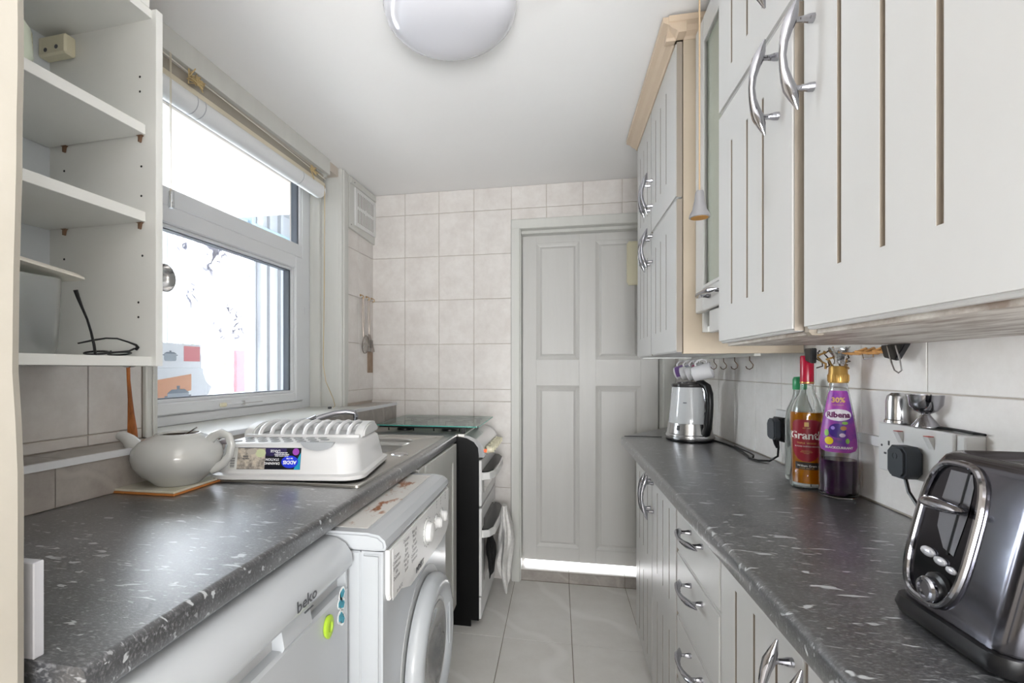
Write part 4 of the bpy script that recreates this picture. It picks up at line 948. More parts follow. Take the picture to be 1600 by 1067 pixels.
for k in range(4): b.box(.0204, .0210, 1.792 + k * .012, 1.796 + k * .012, 1.325, 1.372)
b.build('slots', M_black, fs)

# white trunking piece at the near end of the left worktop
tag(B().box(-.56, -.531, .409, .420, .9001, 1.0, .001).build('edge_block', solid('edge_block_grey', '#b4b5ba', .4)), 'white plastic edge block standing on the near corner of the left worktop', 'block')

# ================================================================== ON THE LEFT WORKTOP
tv = thing('trivet', 'square white tile trivet with a brown edge under the teapot', 'trivet', (-.974, 1.08, .9))
B().box(-1.06, -.888, .996, 1.165, .9003, .9055, .001).build('cork_base', mat('cork', '#b9773c', .8), tv)
B().box(-1.058, -.89, .998, 1.163, .9056, .911, .001).build('tile_face', mat('trivet_tile', '#d9d6c8', .25, vary=.5, vcol='#b9b28f', vscale=25), tv)
tpt = thing('teapot', 'pale grey round teapot without its lid, standing on the tile trivet', 'teapot', (-.953, 1.083, .911), TH)
def TL(): return B()
body = TL(); outer = [(.0, .0), (.050, .0), (.054, .003), (.060, .010), (.082, .028), (.097, .050), (.1015, .070), (.098, .090), (.083, .108), (.064, .119), (.052, .1235), (.050, .127), (.046, .127), (.045, .122), (.060, .115), (.08, .104), (.093, .088), (.097, .070), (.092, .050), (.078, .032), (.05, .012), (0, .010)]
body.lathe([(r * 1.03, z) for r, z in outer], (0, 0, 0), 48)
tb = body.build('pot_body', M_pot, tpt, local=True, auto=60)
TL().lathe([(0, .098), (.083, .098)], (0, 0, 0), 32).build('tea', solid('tea_liquid', '#5b3417', .1), tpt, local=True)
# spout with oval section
b = TL(); b.tube([(-.048, 0, .050), (-.078, 0, .056), (-.098, 0, .072), (-.112, 0, .092), (-.126, 0, .109), (-.140, 0, .118), (-.151, 0, .121)], [.046, .037, .029, .022, .0175, .0145, .0120], 20, True, .9)
b.build('spout', M_pot, tpt, local=True, auto=60)
b = TL(); hp = [(.078, 0, .106), (.092, 0, .120), (.110, 0, .127), (.128, 0, .119), (.136, 0, .097), (.131, 0, .071), (.116, 0, .050), (.099, 0, .038), (.085, 0, .036)]
b.tube(hp, [.010, .0085, .008, .008, .008, .008, .008, .009, .011], 14, True, 1.3); b.build('handle', M_pot, tpt, local=True, auto=60)
TL().lathe([(.0555, .0035), (.0590, .0085), (.0605, .0125)], (0, 0, 0), 30, a0=PI * 1.15, a1=PI * 1.9).build('tea_dribble', M_tea, tpt, local=True)
tag(B().tube([(-.955, 1.075, 1.012), (-.930, 1.083, 1.036), (-.905, 1.09, 1.052)], [.004, .0028, .0032], 8, True, .6).build('teaspoon', M_steel), 'steel teaspoon leaning out of the open teapot', 'spoon')

# dish rack (upside-down draining rack with label) local: u along near edge, v away
RK = Matrix.Translation((-.742, 1.352, .9065)) @ Matrix.Rotation(math.radians(8), 4, 'Z')
rk = thing('dish_rack', 'white plastic draining rack with a printed label turned upside down on the drainer', 'dish rack', M=RK)
M_rack = mat('rack_plastic', '#d6d6d6', .3)
def rring(i, z, r_=.055): return [(p[0], p[1], z) for p in rr_pts(-.213 + i, .213 - i, -.187 + i, .187 - i, r_)]
b = B(); loft(b, [rring(.004, .0), rring(0, .002), rring(0, .012), rring(.006, .014), rring(.012, .016), rring(.018, .05), rring(.026, .085), rring(.033, .092), rring(.042, .094)], cap1=True)
b.build('rack_body', M_rack, rk, local=True, auto=55)
for r0 in range(3):
    for k in range(7):
        u = -.15 + k * .036 + (.018 if r0 % 2 else 0); v = -.125 + r0 * .034
        if u > .085: continue
        B().lathe([(0, .0955), (.0088, .0955), (.0105, .0945), (.0125, .0955), (.0125, .0935)], (u, v, 0), 14).build('cutlery_hole', solid('hole_shadow_grey', '#9a9c9e', .6), rk, local=True)
arch = lambda t: .094 + .036 * math.sin(PI * min(1, max(0, t))) ** .45
for u0 in (-.182, .150):
    pts = [(-.035 + .19 * k / 14, arch(k / 14)) for k in range(15)]
    B().prism([(p[0], p[1]) for p in pts], u0, u0 + .03, 'x', bev=.004, seg=2, smooth=True).build('end_cheek', M_rack, rk, local=True, auto=50)
b = B(); b.box(-.17, .17, .125, .157, .09, .124, .006, 3); b.box(-.17, .17, -.045, -.03, .09, .103, .004, 2); b.build('back_lip', M_rack, rk, local=True)
for k in range(9):
    u = -.132 + k * .033
    pts = [(u + .006 * math.sin(PI * q / 10), -.035 + .17 * q / 10, arch(q / 10) + .001) for q in range(11)]
    B().tube(pts, .0062, 8, True, 1.0).build('plate_rib', M_rack, rk, local=True)
b = B(); pts = [(.045 + .09 * k / 10, -.010 * math.sin(PI * k / 10) ** .5) for k in range(11)]
b.prism([(p[0], .097 + p[1] * 2.0) for p in pts] + [(.135, .099), (.045, .099)], -.171, -.158, 'y', bev=.001); b.build('grip', mat('grip_grey', '#a2a5a8', .4), rk, local=True)
B().lathe([(.010, .09), (.016, .094), (.017, .100), (.012, .104), (0, .104)], (-.172, -.145, 0), 16).build('corner_cap', mat('cap_mauve_grey', '#8d858a', .4), rk, local=True)
# label on the near wall of the rack
def LB(u, v): # label space: u 0..0.2 right, v 0..0.055 up, follows the tapered wall
    z = .0285 + v; return z
def lab(u0, u1, v0, v1, m, off, nm='label_print'):
    P = []
    for (u, v) in ((u0, v0), (u1, v0), (u1, v1), (u0, v1)):
        z = .027 + v; y = -.187 + .0125 + (z - .016) * .19; P.append((-.150 + u, y - off, z))
    Q = [(p[0], p[1] + .0004, p[2]) for p in P]
    return B().add(P + Q, [(0, 1, 2, 3), (4, 7, 6, 5), (0, 4, 5, 1), (1, 5, 6, 2), (2, 6, 7, 3), (3, 7, 4, 0)]).build(nm, m, lbl, local=True)
lbl = B().add([(-.150, -.1732, .027), (.045, -.1732, .027), (.045, -.1625, .083), (-.150, -.1625, .083)], [(0, 1, 2, 3)]).build('label', solid('label_black', '#14161f', .35), rk, local=True)
lab(0, .195, 0, .0555, solid('label_black', '#14161f', .35), .0012)
lab(0, .022, 0, .0555, solid('label_white', '#dadbd8', .4), .0016)
lab(.022, .098, .001, .0545, mat('label_photo_greys', '#c9bfb0', .4, vary=1, vcol='#6f6a68', vscale=60), .0016)
lab(.098, .155, .035, .0545, mat('label_purple', '#3a2f63', .4, vary=.8, vcol='#15142a', vscale=60), .0016)
def labf(u0, v0, rot=True):
    def f(x, y):
        if rot: x, y = -x, -y
        z = .027 + v0 + y; return (-.150 + u0 + x, -.187 + .0125 + (z - .016) * .19 - .0024, z)
    return f
def labdisc(u, v, ru, rv, m, off, n_=28, pts=None):
    P = []
    for k in range(n_):
        a = 2 * PI * k / n_; z = .027 + v + rv * math.sin(a); P.append((-.150 + u + ru * math.cos(a), -.187 + .0125 + (z - .016) * .19 - off, z))
    return B().add(P, [list(range(n_))]).build('label_print', m, lbl, local=True)
labdisc(.166, .020, .023, .016, solid('label_blue', '#2339d8', .35), .0019)
labdisc(.181, .046, .009, .009, solid('label_mauve', '#9a49b0', .35), .0020)
labdisc(.085, .042, .014, .011, solid('label_pale_green', '#c6cfa6', .4), .0019)
labdisc(.060, .046, .014, .008, solid('label_stone', '#b4aca2', .4), .0019)
P = []
for (u, v) in ((.195, 0), (.195, .045), (.184, .022), (.178, 0)): z = .027 + v; P.append((-.150 + u, -.187 + .0125 + (z - .016) * .19 - .0018, z))
B().add(P, [(0, 1, 2, 3)]).build('label_print', solid('label_teal', '#1f93b5', .35), lbl, local=True)
M_lt = solid('label_lettering_white', '#eef0f2', .4)
def ltxt(t, size, u, v, m=M_lt, bold=.0002):
    V, Fs = text_bm(t, size, bold); f = labf(u, v); bb = B(); bb.add([f(p.x, p.y) for p in V], Fs)
    return bb.build('lettering', m, lbl, local=True)
ltxt('ADDIS', .0125, .166, .019, bold=.0005); ltxt('Est 1780', .005, .165, .029)
ltxt('DRAINING', .0088, .118, .016); ltxt('STATION', .0088, .118, .026)
ltxt('LARGE', .009, .125, .048); ltxt('sturdy rack for plates\nbowls mugs and cutlery\nwith utensil holder', .0042, .143, .039)
ltxt('ideal for\ndishes', .006, .045, .03, M_ink)
bc = B()
for k in range(12):
    z0 = .031 + k * .0022; y = -.187 + .0125 + (z0 - .016) * .19 - .0021
    bc.add([(-.146, y, z0), (-.134, y, z0), (-.134, y, z0 + (.0012 if k % 3 else .0007)), (-.146, y, z0 + (.0012 if k % 3 else .0007))], [(0, 1, 2, 3)])
bc.build('barcode', M_ink, lbl, local=True)

# ================================================================== ON THE RIGHT WORKTOP
# kettle
kt = thing('kettle', 'glass jug kettle with steel base and black handle on the right worktop', 'kettle', (.548, 2.205, .9))
KC = (.548, 2.205, 0)
B().lathe([(0, .901), (.090, .901), (.094, .904), (.094, .909), (0, .909)], KC, 40).build('power_base', M_black, kt)
B().lathe([(0, .910), (.094, .910), (.0955, .914), (.0935, .926), (.0900, .929), (.0900, .931), (.0895, .935), (.084, .975), (.082, .9755)], KC, 48).build('steel_base', M_steel, kt)
B().lathe([(.0835, .9756), (.072, 1.10), (.0695, 1.128), (.0675, 1.128), (.070, 1.10), (.0815, .9756)], KC, 48).build('glass_jug', mat('kettle_glass', '#f4f7f9', .05, spec=.8, coat=1, alpha=.55), kt)
B().lathe([(0, .977), (.081, .977), (.0812, .980)], KC, 40).build('element_plate', M_steel, kt)
B().lathe([(.0715, 1.128), (.0725, 1.133), (.070, 1.139), (.045, 1.146), (0, 1.149)], KC, 40).lathe([(.0695, 1.125), (.0715, 1.128)], KC, 40).build('lid', mat('kettle_lid', '#3a3838', .2), kt)
kd = Vector((.36, -.72, 0)).normalized()     # handle points this way
def kp(r, z, s=0): return (KC[0] + kd.x * r - kd.y * s, KC[1] + kd.y * r + kd.x * s, z)
b = B(); b.tube([kp(.050, 1.139), kp(.075, 1.140), (kp(.098, 1.128)), kp(.110, 1.10), kp(.113, 1.06), kp(.110, 1.01), kp(.104, .965), kp(.092, .94), kp(.086, .936)], [.013, .014, .015, .014, .013, .013, .014, .016, .013], 14, True, 1.15)
b.build('handle', M_black, kt, auto=60)
b = B(); b.tube([kp(.085, 1.128, -.009), kp(.098, 1.108, -.011), kp(.1015, 1.06, -.011), kp(.0985, 1.01, -.011), kp(.093, .965, -.011)], [.003, .0035, .0035, .0035, .002], 8); b.build('handle_trim', M_chrome, kt)
def kout(z, th): return 0
b = B(); b.lathe([(.0795, 1.060), (.0793, 1.064)], KC, 4, a0=math.radians(-122), a1=math.radians(-112)); b.build('level_mark', M_ink, kt)
B().lathe([(.0905, .948), (.0885, .968)], KC, 4, a0=math.radians(-137), a1=math.radians(-131)).build('level_mark', M_ink, kt)
cb = B(); cb.tube([(.638, 2.19, .9035), (.655, 2.10, .9035), (.662, 2.0, .9035), (.650, 1.90, .905), (.640, 1.82, .904), (.628, 1.775, .9035), (.640, 1.735, .9035), (.668, 1.72, .9055), (.684, 1.70, .925), (.680, 1.685, .955), (.676, 1.68, .985)], .0032, 8)
cb.tube([(.66, 2.01, .909), (.652, 1.93, .910), (.658, 1.86, .909), (.650, 1.80, .909), (.645, 1.79, .904)], .003, 8)
cb.build('power_cord', M_black, kt)
tag(B().tube([(.29, 2.262, .9025), (.38, 2.268, .9025), (.448, 2.262, .9025)], .0016, 6).build('wire', M_black), 'thin black wire lying along the worktop joint left of the kettle', 'wire')
pg = thing('plug', 'black plug of the kettle in the wall socket left of the whisky bottle', 'plug', (.684, 1.665, 1.0))
pts = [(1.645, .99), (1.655, .982), (1.69, .982), (1.70, .99), (1.702, 1.03), (1.692, 1.046), (1.66, 1.048), (1.647, 1.04)]
B().prism(pts, .652, .672, 'x', bev=.004, seg=2, smooth=True).build('plug_body', mat('plug_grey', '#3c4147', .45), pg, auto=50)
B().prism([(1.64, .977), (1.705, .977), (1.708, 1.05), (1.64, 1.052)], .672, .6865, 'x', bev=.003).build('plug_back', M_black, pg)
B().tube([(.664, 1.675, .984), (.668, 1.677, .968), (.674, 1.679, .955)], [.006, .005, .004], 8).build('cord_grip', M_black, pg)
tag(B().box(.687, .6995, 1.47, 1.725, .985, 1.072, .002).build('wall_socket', M_white), 'white wall socket behind the kettle plug and the whisky bottle', 'socket')
tag(B().box(.691, .6995, 1.17, 1.468, 1.030, 1.052, .001).build('cable_trunking', M_white), 'strip of white cable trunking running to the double socket', 'trunking')

# bottles
def bottle_label(parent, prof, c, a0, a1, m, off=.0006, nm='label'):
    return B().lathe([(r + off, z) for r, z in prof], c, 20, a0=a0, a1=a1).build(nm, m, parent)
def wrap(c, rf, ang, z0, off=.0009):
    def f(u, v):
        z = z0 + v; r = rf(z) + off; a = ang + u / max(r, .02)
        return (c[0] + r * math.cos(a), c[1] + r * math.sin(a), z)
    return f
def interp(prof):
    def f(z):
        for (r0, z0), (r1, z1) in zip(prof, prof[1:]):
            if z0 <= z <= z1 and z1 > z0: return r0 + (r1 - r0) * (z - z0) / (z1 - z0)
        return prof[-1][0]
    return f
# whisky: triangular-ish rounded bottle
WC = (.628, 1.392, 0); WA = math.atan2(-1.392, -.628)
wk = thing('whisky_bottle', 'half-full amber whisky bottle with a dark red label and red cap, left of the cordial', 'bottle', (WC[0], WC[1], .9))
wp = [(.034, .9), (.0365, .904), (.0370, .92), (.0362, .94), (.0345, .945), (.0345, .965), (.0358, 1.0), (.0362, 1.06), (.0362, 1.085), (.034, 1.105), (.028, 1.122), (.0185, 1.138), (.0145, 1.152), (.0140, 1.18)]
B().lathe([(0, .9)] + wp + [(.0122, 1.18), (.0127, 1.152), (.0165, 1.137), (.0258, 1.121), (.0318, 1.104), (.034, 1.085), (.0345, 1.0), (.0325, .955), (.034, .93), (.032, .912), (0, .910)], WC, 40).build('glass', M_glass, wk)
B().lathe([(0, .9125), (.0312, .9125), (.0335, .93), (.0322, .955), (.0340, 1.0), (.0345, 1.085), (.0340, 1.091), (0, 1.091)], WC, 40).build('whisky_fill', mat('whisky_amber', '#ff9d14', .02, trans=.65, ior=1.33, spec=.5), wk)
B().lathe([(.0148, 1.163), (.0152, 1.166), (.0152, 1.232), (.0135, 1.235), (0, 1.235)], WC, 28).build('cap', mat('red_cap', '#a51532', .25), wk)
B().lathe([(.0154, 1.164), (.0156, 1.165), (.0156, 1.1665), (.0154, 1.168)], WC, 28).build('cap_band', M_brass, wk)
rf = interp(wp)
lb_ = [(rf(z), z) for z in (.985, 1.0, 1.02, 1.045, 1.068)]
b = B()  # shield-shaped label
NA = 24
rows = [(1.073, .55), (1.068, .85), (1.060, .95), (1.02, .95), (1.0, .93), (.985, .80), (.974, .55), (.968, .22)]
for z, w in rows:
    for k in range(NA + 1):
        a = WA - .02 + (k / NA - .5) * 2 * w; r = rf(z) + .0007; b.v.append(Vector((WC[0] + r * math.cos(a), WC[1] + r * math.sin(a), z)))
for i in range(len(rows) - 1):
    for k in range(NA): b.f.append([i * (NA + 1) + k, i * (NA + 1) + k + 1, (i + 1) * (NA + 1) + k + 1, (i + 1) * (NA + 1) + k]); b.sm.append(True)
wl_ = b.build('label', mat('claret_label', '#8f1a2c', .35), wk)
M_gold = solid('label_gold', '#d9b06a', .35); M_wh = solid('print_white', '#f1eee8', .4)
text("Grant's", .027, wrap(WC, rf, WA - .02, 1.033), .0006).build('lettering', M_wh, wl_)
text('TRIPLE  WOOD', .0062, wrap(WC, rf, WA - .02, 1.014)).build('lettering', M_gold, wl_)
text('BLENDED SCOTCH WHISKY', .0042, wrap(WC, rf, WA - .02, 1.006)).build('lettering', M_wh, wl_)
text('EST 1887', .0042, wrap(WC, rf, WA - .02, 1.052)).build('lettering', M_gold, wl_)
text('matured in three\nwoods for a smooth\nrich taste', .0032, wrap(WC, rf, WA - .02, .992)).build('lettering', M_gold, wl_)
B().lathe([(rf(1.058) + .0009, 1.056), (rf(1.06) + .0009, 1.067)], WC, 5, a0=WA - .15, a1=WA + .10).build('crest', M_gold, wl_)
l2 = B().lathe([(rf(.948) + .0008, .948), (rf(.965) + .0008, .966)], WC, 20, a0=WA - .75, a1=WA + .85).build('lower_label', solid('label_brown_black', '#2a211d', .4), wk)
text('William Grant', .0075, wrap(WC, rf, WA, .957)).build('lettering', M_wh, l2)
text('& SONS  SINCE 1887', .0035, wrap(WC, rf, WA, .951)).build('lettering', M_gold, l2)
text('1887', .010, wrap(WC, rf, WA + .2, 1.095), .0002).build('embossed_year', M_glass, wk)
# green-capped bottle behind
GC = (.648, 1.475, 0)
gb = thing('green_capped_bottle', 'bottle with a green cap standing behind the whisky bottle', 'bottle', (GC[0], GC[1], .9))
gp = [(0, .9), (.032, .9), (.034, .905), (.034, 1.06), (.03, 1.09), (.018, 1.12), (.015, 1.135), (.015, 1.15), (.0125, 1.15), (.0125, 1.135), (.016, 1.118), (.028, 1.087), (.032, 1.06), (.032, .91), (0, .908)]
B().lathe(gp, GC, 32).build('glass', mat('greyish_glass', '#dfe3e0', .03, trans=.9, ior=1.3), gb)
B().lathe([(.0165, 1.145), (.017, 1.147), (.017, 1.172), (.014, 1.179), (0, 1.181)], GC, 24).build('cap', mat('green_cap', '#2f9a63', .3), gb)
# cordial
RC = (.652, 1.298, 0); RA = math.atan2(-1.298, -.652)
rb_ = thing('cordial_bottle', 'blackcurrant cordial bottle with a purple label and gold cap, in front of the whisky', 'bottle', (RC[0], RC[1], .9))
rp = [(.033, .9), (.0375, .904), (.0385, .915), (.0372, .922), (.037, .928), (.0385, .934), (.0385, .985), (.0378, .995), (.0385, 1.003), (.0385, 1.03), (.036, 1.055), (.030, 1.095), (.023, 1.135), (.018, 1.160), (.0165, 1.170)]
M_pet = mat('clear_bottle_plastic', '#f4f4f6', .02, trans=1, ior=1.25)
B().lathe([(0, .9)] + rp + [(.015, 1.17), (.0165, 1.160), (.0215, 1.135), (.0285, 1.095), (.0345, 1.055), (.037, 1.03), (.037, 1.003), (.0363, .995), (.037, .985), (.037, .934), (.0355, .928), (.0357, .922), (.037, .914), (.033, .906), (0, .906)], RC, 48).build('bottle_body', M_pet, rb_)
B().lathe([(0, .907), (.0325, .907), (.0355, .914), (.035, .922), (.035, .928), (.0362, .936), (.0362, .984), (.0358, .988), (0, .988)], RC, 48).build('cordial_fill', mat('cordial_purple', '#3c1040', .05, trans=.25, spec=.5, ior=1.33), rb_)
B().lathe([(.0195, 1.168), (.020, 1.170), (.020, 1.188), (.0185, 1.191), (.0185, 1.205), (.017, 1.208), (0, 1.208)], RC, 30).build('cap', mat('gold_cap', '#b48f4e', .3, metal=.6), rb_)
for k in range(26):
    a = 2 * PI * k / 26; B().box(-.0006, .0006, -.0008, .0008, 1.172, 1.187, R=Matrix.Translation((RC[0] + .0203 * math.cos(a), RC[1] + .0203 * math.sin(a), 0))).build('cap_ridge', mat('gold_cap', '#b48f4e', .3, metal=.6), rb_)
rr2 = interp(rp)
b = B(); rows = [(1.150, .9), (1.145, 1.0), (1.12, 1.05), (1.09, 1.08), (1.06, 1.1), (1.035, 1.12), (1.020, 1.12), (1.012, .95), (1.008, .6)]
for z, w in rows:
    for k in range(NA + 1):
        a = RA + (k / NA - .5) * 2 * w; r = rr2(z) + .0007; b.v.append(Vector((RC[0] + r * math.cos(a), RC[1] + r * math.sin(a), z)))
for i in range(len(rows) - 1):
    for k in range(NA): b.f.append([i * (NA + 1) + k, i * (NA + 1) + k + 1, (i + 1) * (NA + 1) + k + 1, (i + 1) * (NA + 1) + k]); b.sm.append(True)
rl = b.build('label', mat('purple_label', '#6a3a9e', .35, vary=.9, vcol='#b84aa8', vscale=22), rb_)
def wdisc(u, z, r1, r2, m, off, nm='label_print'):
    f = wrap(RC, rr2, RA, z, off); V = [f(u + q / 5 * r1 * math.cos(2 * PI * k / 24), q / 5 * r2 * math.sin(2 * PI * k / 24)) for q in range(1, 6) for k in range(24)] + [f(u, 0)]
    return B().add(V, [(120, k, (k + 1) % 24) for k in range(24)] + [(q * 24 + k, q * 24 + (k + 1) % 24, q * 24 + 24 + (k + 1) % 24, q * 24 + 24 + k) for q in range(4) for k in range(24)]).build(nm, m, rl)
wdisc(.0, 1.094, .0275, .0135, solid('label_cream', '#efe9f2', .4), .0011)
text('Ribena', .0175, wrap(RC, rr2, RA, 1.094, .0016), .0008).build('lettering', solid('ribena_purple', '#6b1f5c', .4), rl)
text('30%', .016, wrap(RC, rr2, RA, 1.128, .0012), .0006).build('lettering', M_gold, rl)
text('LESS SUGAR', .004, wrap(RC, rr2, RA, 1.117, .0012)).build('lettering', M_gold, rl)
wdisc(-.002, 1.058, .017, .0165, solid('berry_violet', '#41208a', .3), .0011); wdisc(-.010, 1.064, .004, .004, solid('berry_shine', '#a78be0', .3), .0015)
wdisc(.008, 1.048, .006, .0045, solid('berry_eye', '#e6cfe9', .3), .0015); wdisc(.010, 1.064, .006, .005, solid('berry_gold', '#c28a4b', .4), .0015)
wdisc(.013, 1.076, .006, .0035, solid('leaf_print', '#8cc152', .4), .0013); wdisc(-.023, 1.052, .005, .008, solid('leaf_print', '#8cc152', .4), .0010); wdisc(.018, 1.035, .004, .006, solid('leaf_print', '#8cc152', .4), .0013)
wdisc(-.018, 1.034, .009, .009, solid('price_yellow', '#f2d321', .4), .0014, 'price_flash'); text('£1.99', .006, wrap(RC, rr2, RA, 1.034, .0018)).build('lettering', M_ink, rl).location
text('BLACKCURRANT', .0072, wrap(RC, rr2, RA + .05, 1.019, .0012), .0003).build('lettering', M_wh, rl)

# double socket in a surface box with things on top
so = thing('double_socket', 'white double wall socket in a surface box, with a black plug in it', 'socket', (.683, 1.07, .99))
B().box(.668, .6995, .955, 1.165, .993, 1.088, .002).build('back_box', M_white, so)
B().box(.662, .668, .972, 1.168, .992, 1.090, .0015).build('face_plate', M_white, so)
for y in (1.135,):
    for (dy, z, w, h) in ((0, 1.050, .004, .009), (.011, 1.028, .0065, .004), (-.011, 1.028, .0065, .004)):
        B().box(.6612, .6625, y + dy - w / 2, y + dy + w / 2, z - h / 2, z + h / 2).build('pin_hole', M_ink, so)
    B().lathe([(0, 0), (.0025, 0), (.0025, .0006), (0, .0006)], (.6614, 1.157, 1.043), 10, 'x').build('screw_head', M_ink, so)
for y in (1.10, 1.02): 
    sw = B().prism([(.662, 1.055), (.662, 1.078), (.652, 1.078)], y - .007, y + .007, 'y').build('rocker_switch', M_white, so); B().box(.6525, .662, y - .006, y + .006, 1.078, 1.0792).build('red_mark', solid('switch_red', '#b5302a', .4), sw)
bp_ = thing('plug', 'black plug for the toaster in the double socket', 'plug', (.645, 1.055, 1.0))
B().prism([(1.035, 1.005), (1.045, .995), (1.075, .995), (1.085, 1.005), (1.085, 1.045), (1.075, 1.055), (1.045, 1.055), (1.035, 1.045)], .628, .66, 'x', bev=.004, seg=2, smooth=True).build('plug_body', mat('plug_grey', '#3c4147', .45), bp_, auto=50)
B().lathe([(.006, 0), (.006, .0008), (.0035, .001), (0, .001)], (.6275, 1.06, 1.036), 12, 'x').build('fuse_mark', M_black, bp_)
B().tube([(.645, 1.06, .996), (.645, 1.05, .97), (.65, 1.0, .92), (.66, .93, .9035), (.668, .86, .9035), (.67, .76, .9035), (.668, .722, .9035)], .0032, 8).build('plug_cord', M_black, bp_)
tag(B().lathe([(0, 1.1525), (.010, 1.152), (.0165, 1.146), (.0185, 1.136), (.0190, 1.0985), (.0210, 1.0965), (.0215, 1.0915), (.0185, 1.0915), (.0178, 1.10), (.0172, 1.135), (0, 1.150)], (.680, 1.140, 0), 28).build('spirit_measure', M_steel), 'upturned steel measuring cup standing on the double socket', 'cup')
tag(B().lathe([(.0, 1.0920), (.021, 1.0920), (.021, 1.0935), (.007, 1.114), (.0065, 1.116), (.017, 1.122), (.0245, 1.133), (.0265, 1.152), (.0255, 1.152), (.0235, 1.134), (.016, 1.124), (0, 1.118)], (.680, 1.062, 0), 32).build('egg_cup', M_chrome), 'footed steel egg cup standing on the double socket beside the measuring cup', 'egg cup')
tag(B().tube([(.690, 1.115, 1.0915), (.688, 1.07, 1.0925), (.690, 1.0, 1.0925), (.688, .965, 1.0915), (.693, .95, 1.0915), (.696, 1.0, 1.0925), (.696, 1.10, 1.0925)], .0022, 6).build('bent_wire', M_black), 'loop of dark wire lying on top of the double socket', 'wire')

# clips under the wall cabinet
def at_clip(*a): return a
cl = thing('clip_bunch', 'bunch of black and wire clips hanging under the cabinet behind the bottles', 'clips', (.66, 1.33, 1.25))
B().prism([(1.35, 1.253), (1.385, 1.253), (1.38, 1.222), (1.352, 1.215)], .618, .632, 'x', bev=.002).build('black_clip', M_black, cl)
for k in range(7):
    y_ = 1.345 - .012 * k; P_ = [(.636 + .004 * k + random.gauss(0, .006), y_ + random.gauss(0, .008), 1.247 - .006 * q + random.gauss(0, .002)) for q in range(8)]
    B().tube(P_, .0017 + .0008 * (k % 2), 6).build('clip_wire', solid('tarnished_brass' if k % 2 else 'dark_wire', '#9c7a46' if k % 2 else '#4a3a30', .35, metal=.6), cl)
pc = thing('peg_bunch', 'tan wooden pegs and a black binder clip under the cabinet, right of the cordial', 'clips', (.68, 1.2, 1.25))
M_peg = mat('peg_wood', '#c9965b', .6, vary=.6, vcol='#8c5a2b', vscale=40)
for k in range(5):
    y = 1.25 - k * .020; B().tube([(.640 + k * .006, y + .02, 1.240 - .004 * (k % 2)), (.655 + k * .006, y, 1.235), (.668 + k * .004, y - .03, 1.246)], [.004, .005, .004], 8, True, .7).build('peg', M_peg, pc)
B().prism([(1.105, 1.251), (1.18, 1.251), (1.17, 1.225), (1.135, 1.218)], .672, .684, 'x', bev=.002).build('binder_clip', M_black, pc)
B().tube([(.668, 1.15, 1.248), (.666, 1.135, 1.215), (.666, 1.125, 1.198), (.667, 1.115, 1.193), (.668, 1.107, 1.198), (.668, 1.113, 1.22), (.668, 1.125, 1.248)], .0016, 6).build('clip_wire', M_steel, pc)
B().tube([(.66, 1.22, 1.236), (.655, 1.205, 1.222), (.662, 1.185, 1.226), (.67, 1.20, 1.236)], .0013, 6).build('clip_wire', M_steel, pc)
# small clear bag
bgp = []
b = B(); rowsb = [(1.2515, .040), (1.244, .038), (1.232, .028), (1.220, .020), (1.212, .023)]
for i, (z, w) in enumerate(rowsb):
    for k in range(16):
        a = 2 * PI * k / 16; cr = 1 + .12 * math.sin(3 * a + i * 1.7)
        b.v.append(Vector((.648 + .35 * w * math.cos(a) * cr, 1.285 + w * math.sin(a) * cr * .9, z + .0015 * math.sin(5 * a))))
for i in range(4):
    for k in range(16): b.f.append([i * 16 + k, i * 16 + (k + 1) % 16, (i + 1) * 16 + (k + 1) % 16, (i + 1) * 16 + k]); b.sm.append(True)
bg = tag(b.build('plastic_bag', pane_mat('crinkled_film', (.92, .92, .94, 1), 2.0, .12)), 'small crumpled clear plastic bag hanging over the cordial bottle cap', 'bag')

# toaster -----------------------------------------------------------------
ts = thing('toaster', 'dark glossy toaster with a chrome-rimmed control panel near the end of the right worktop', 'toaster', (.56, .625, .9))
M_tst = mat('dark_gloss_steel', '#787880', .14, metal=1, bump=.02, bscale=40)
TX1 = .695; TY0, TY1 = .548, .702
fx_ = lambda z: .414 + .042 * max(0, (z - .92) / .18)
def tring(z, i=0, x0=None, r_=.022): return [(p[0], p[1], z) for p in rr_pts((fx_(z) if x0 is None else x0) + i, TX1 - i, TY0 + i, TY1 - i, r_)]
b = B(); loft(b, [tring(.925, .002), tring(.94), tring(.98), tring(1.02), tring(1.06), tring(1.088), tring(1.097, .003), tring(1.102, .010, r_=.018), tring(1.100, .016, r_=.014), tring(1.092, .020, r_=.012)], cap0=True, cap1=True)
b.build('housing', M_tst, ts, auto=50)
b = B(); loft(b, [tring(.905, -.001, .412), tring(.914, -.003, .411), tring(.924, -.002, .413), tring(.9245, .006, .416)], cap0=True, cap1=True); b.build('base_skirt', M_black, ts, auto=50)
for (x, y) in ((.44, .575), (.44, .675), (.67, .575), (.67, .675)): B().lathe([(.009, .9), (.009, .906)], (x, y, 0), 10, cap=True).build('foot', M_black, ts)
for y in (.597, .653): B().box(.49, .665, y - .015, y + .015, 1.0925, 1.0945, .0005).build('bread_slot', M_blackmatt, ts)
for y in (.597, .653):
    for k in range(5): B().box(.50 + k * .04, .502 + k * .04, y - .015, y + .015, 1.0945, 1.0955).build('slot_wire', M_steel, ts)
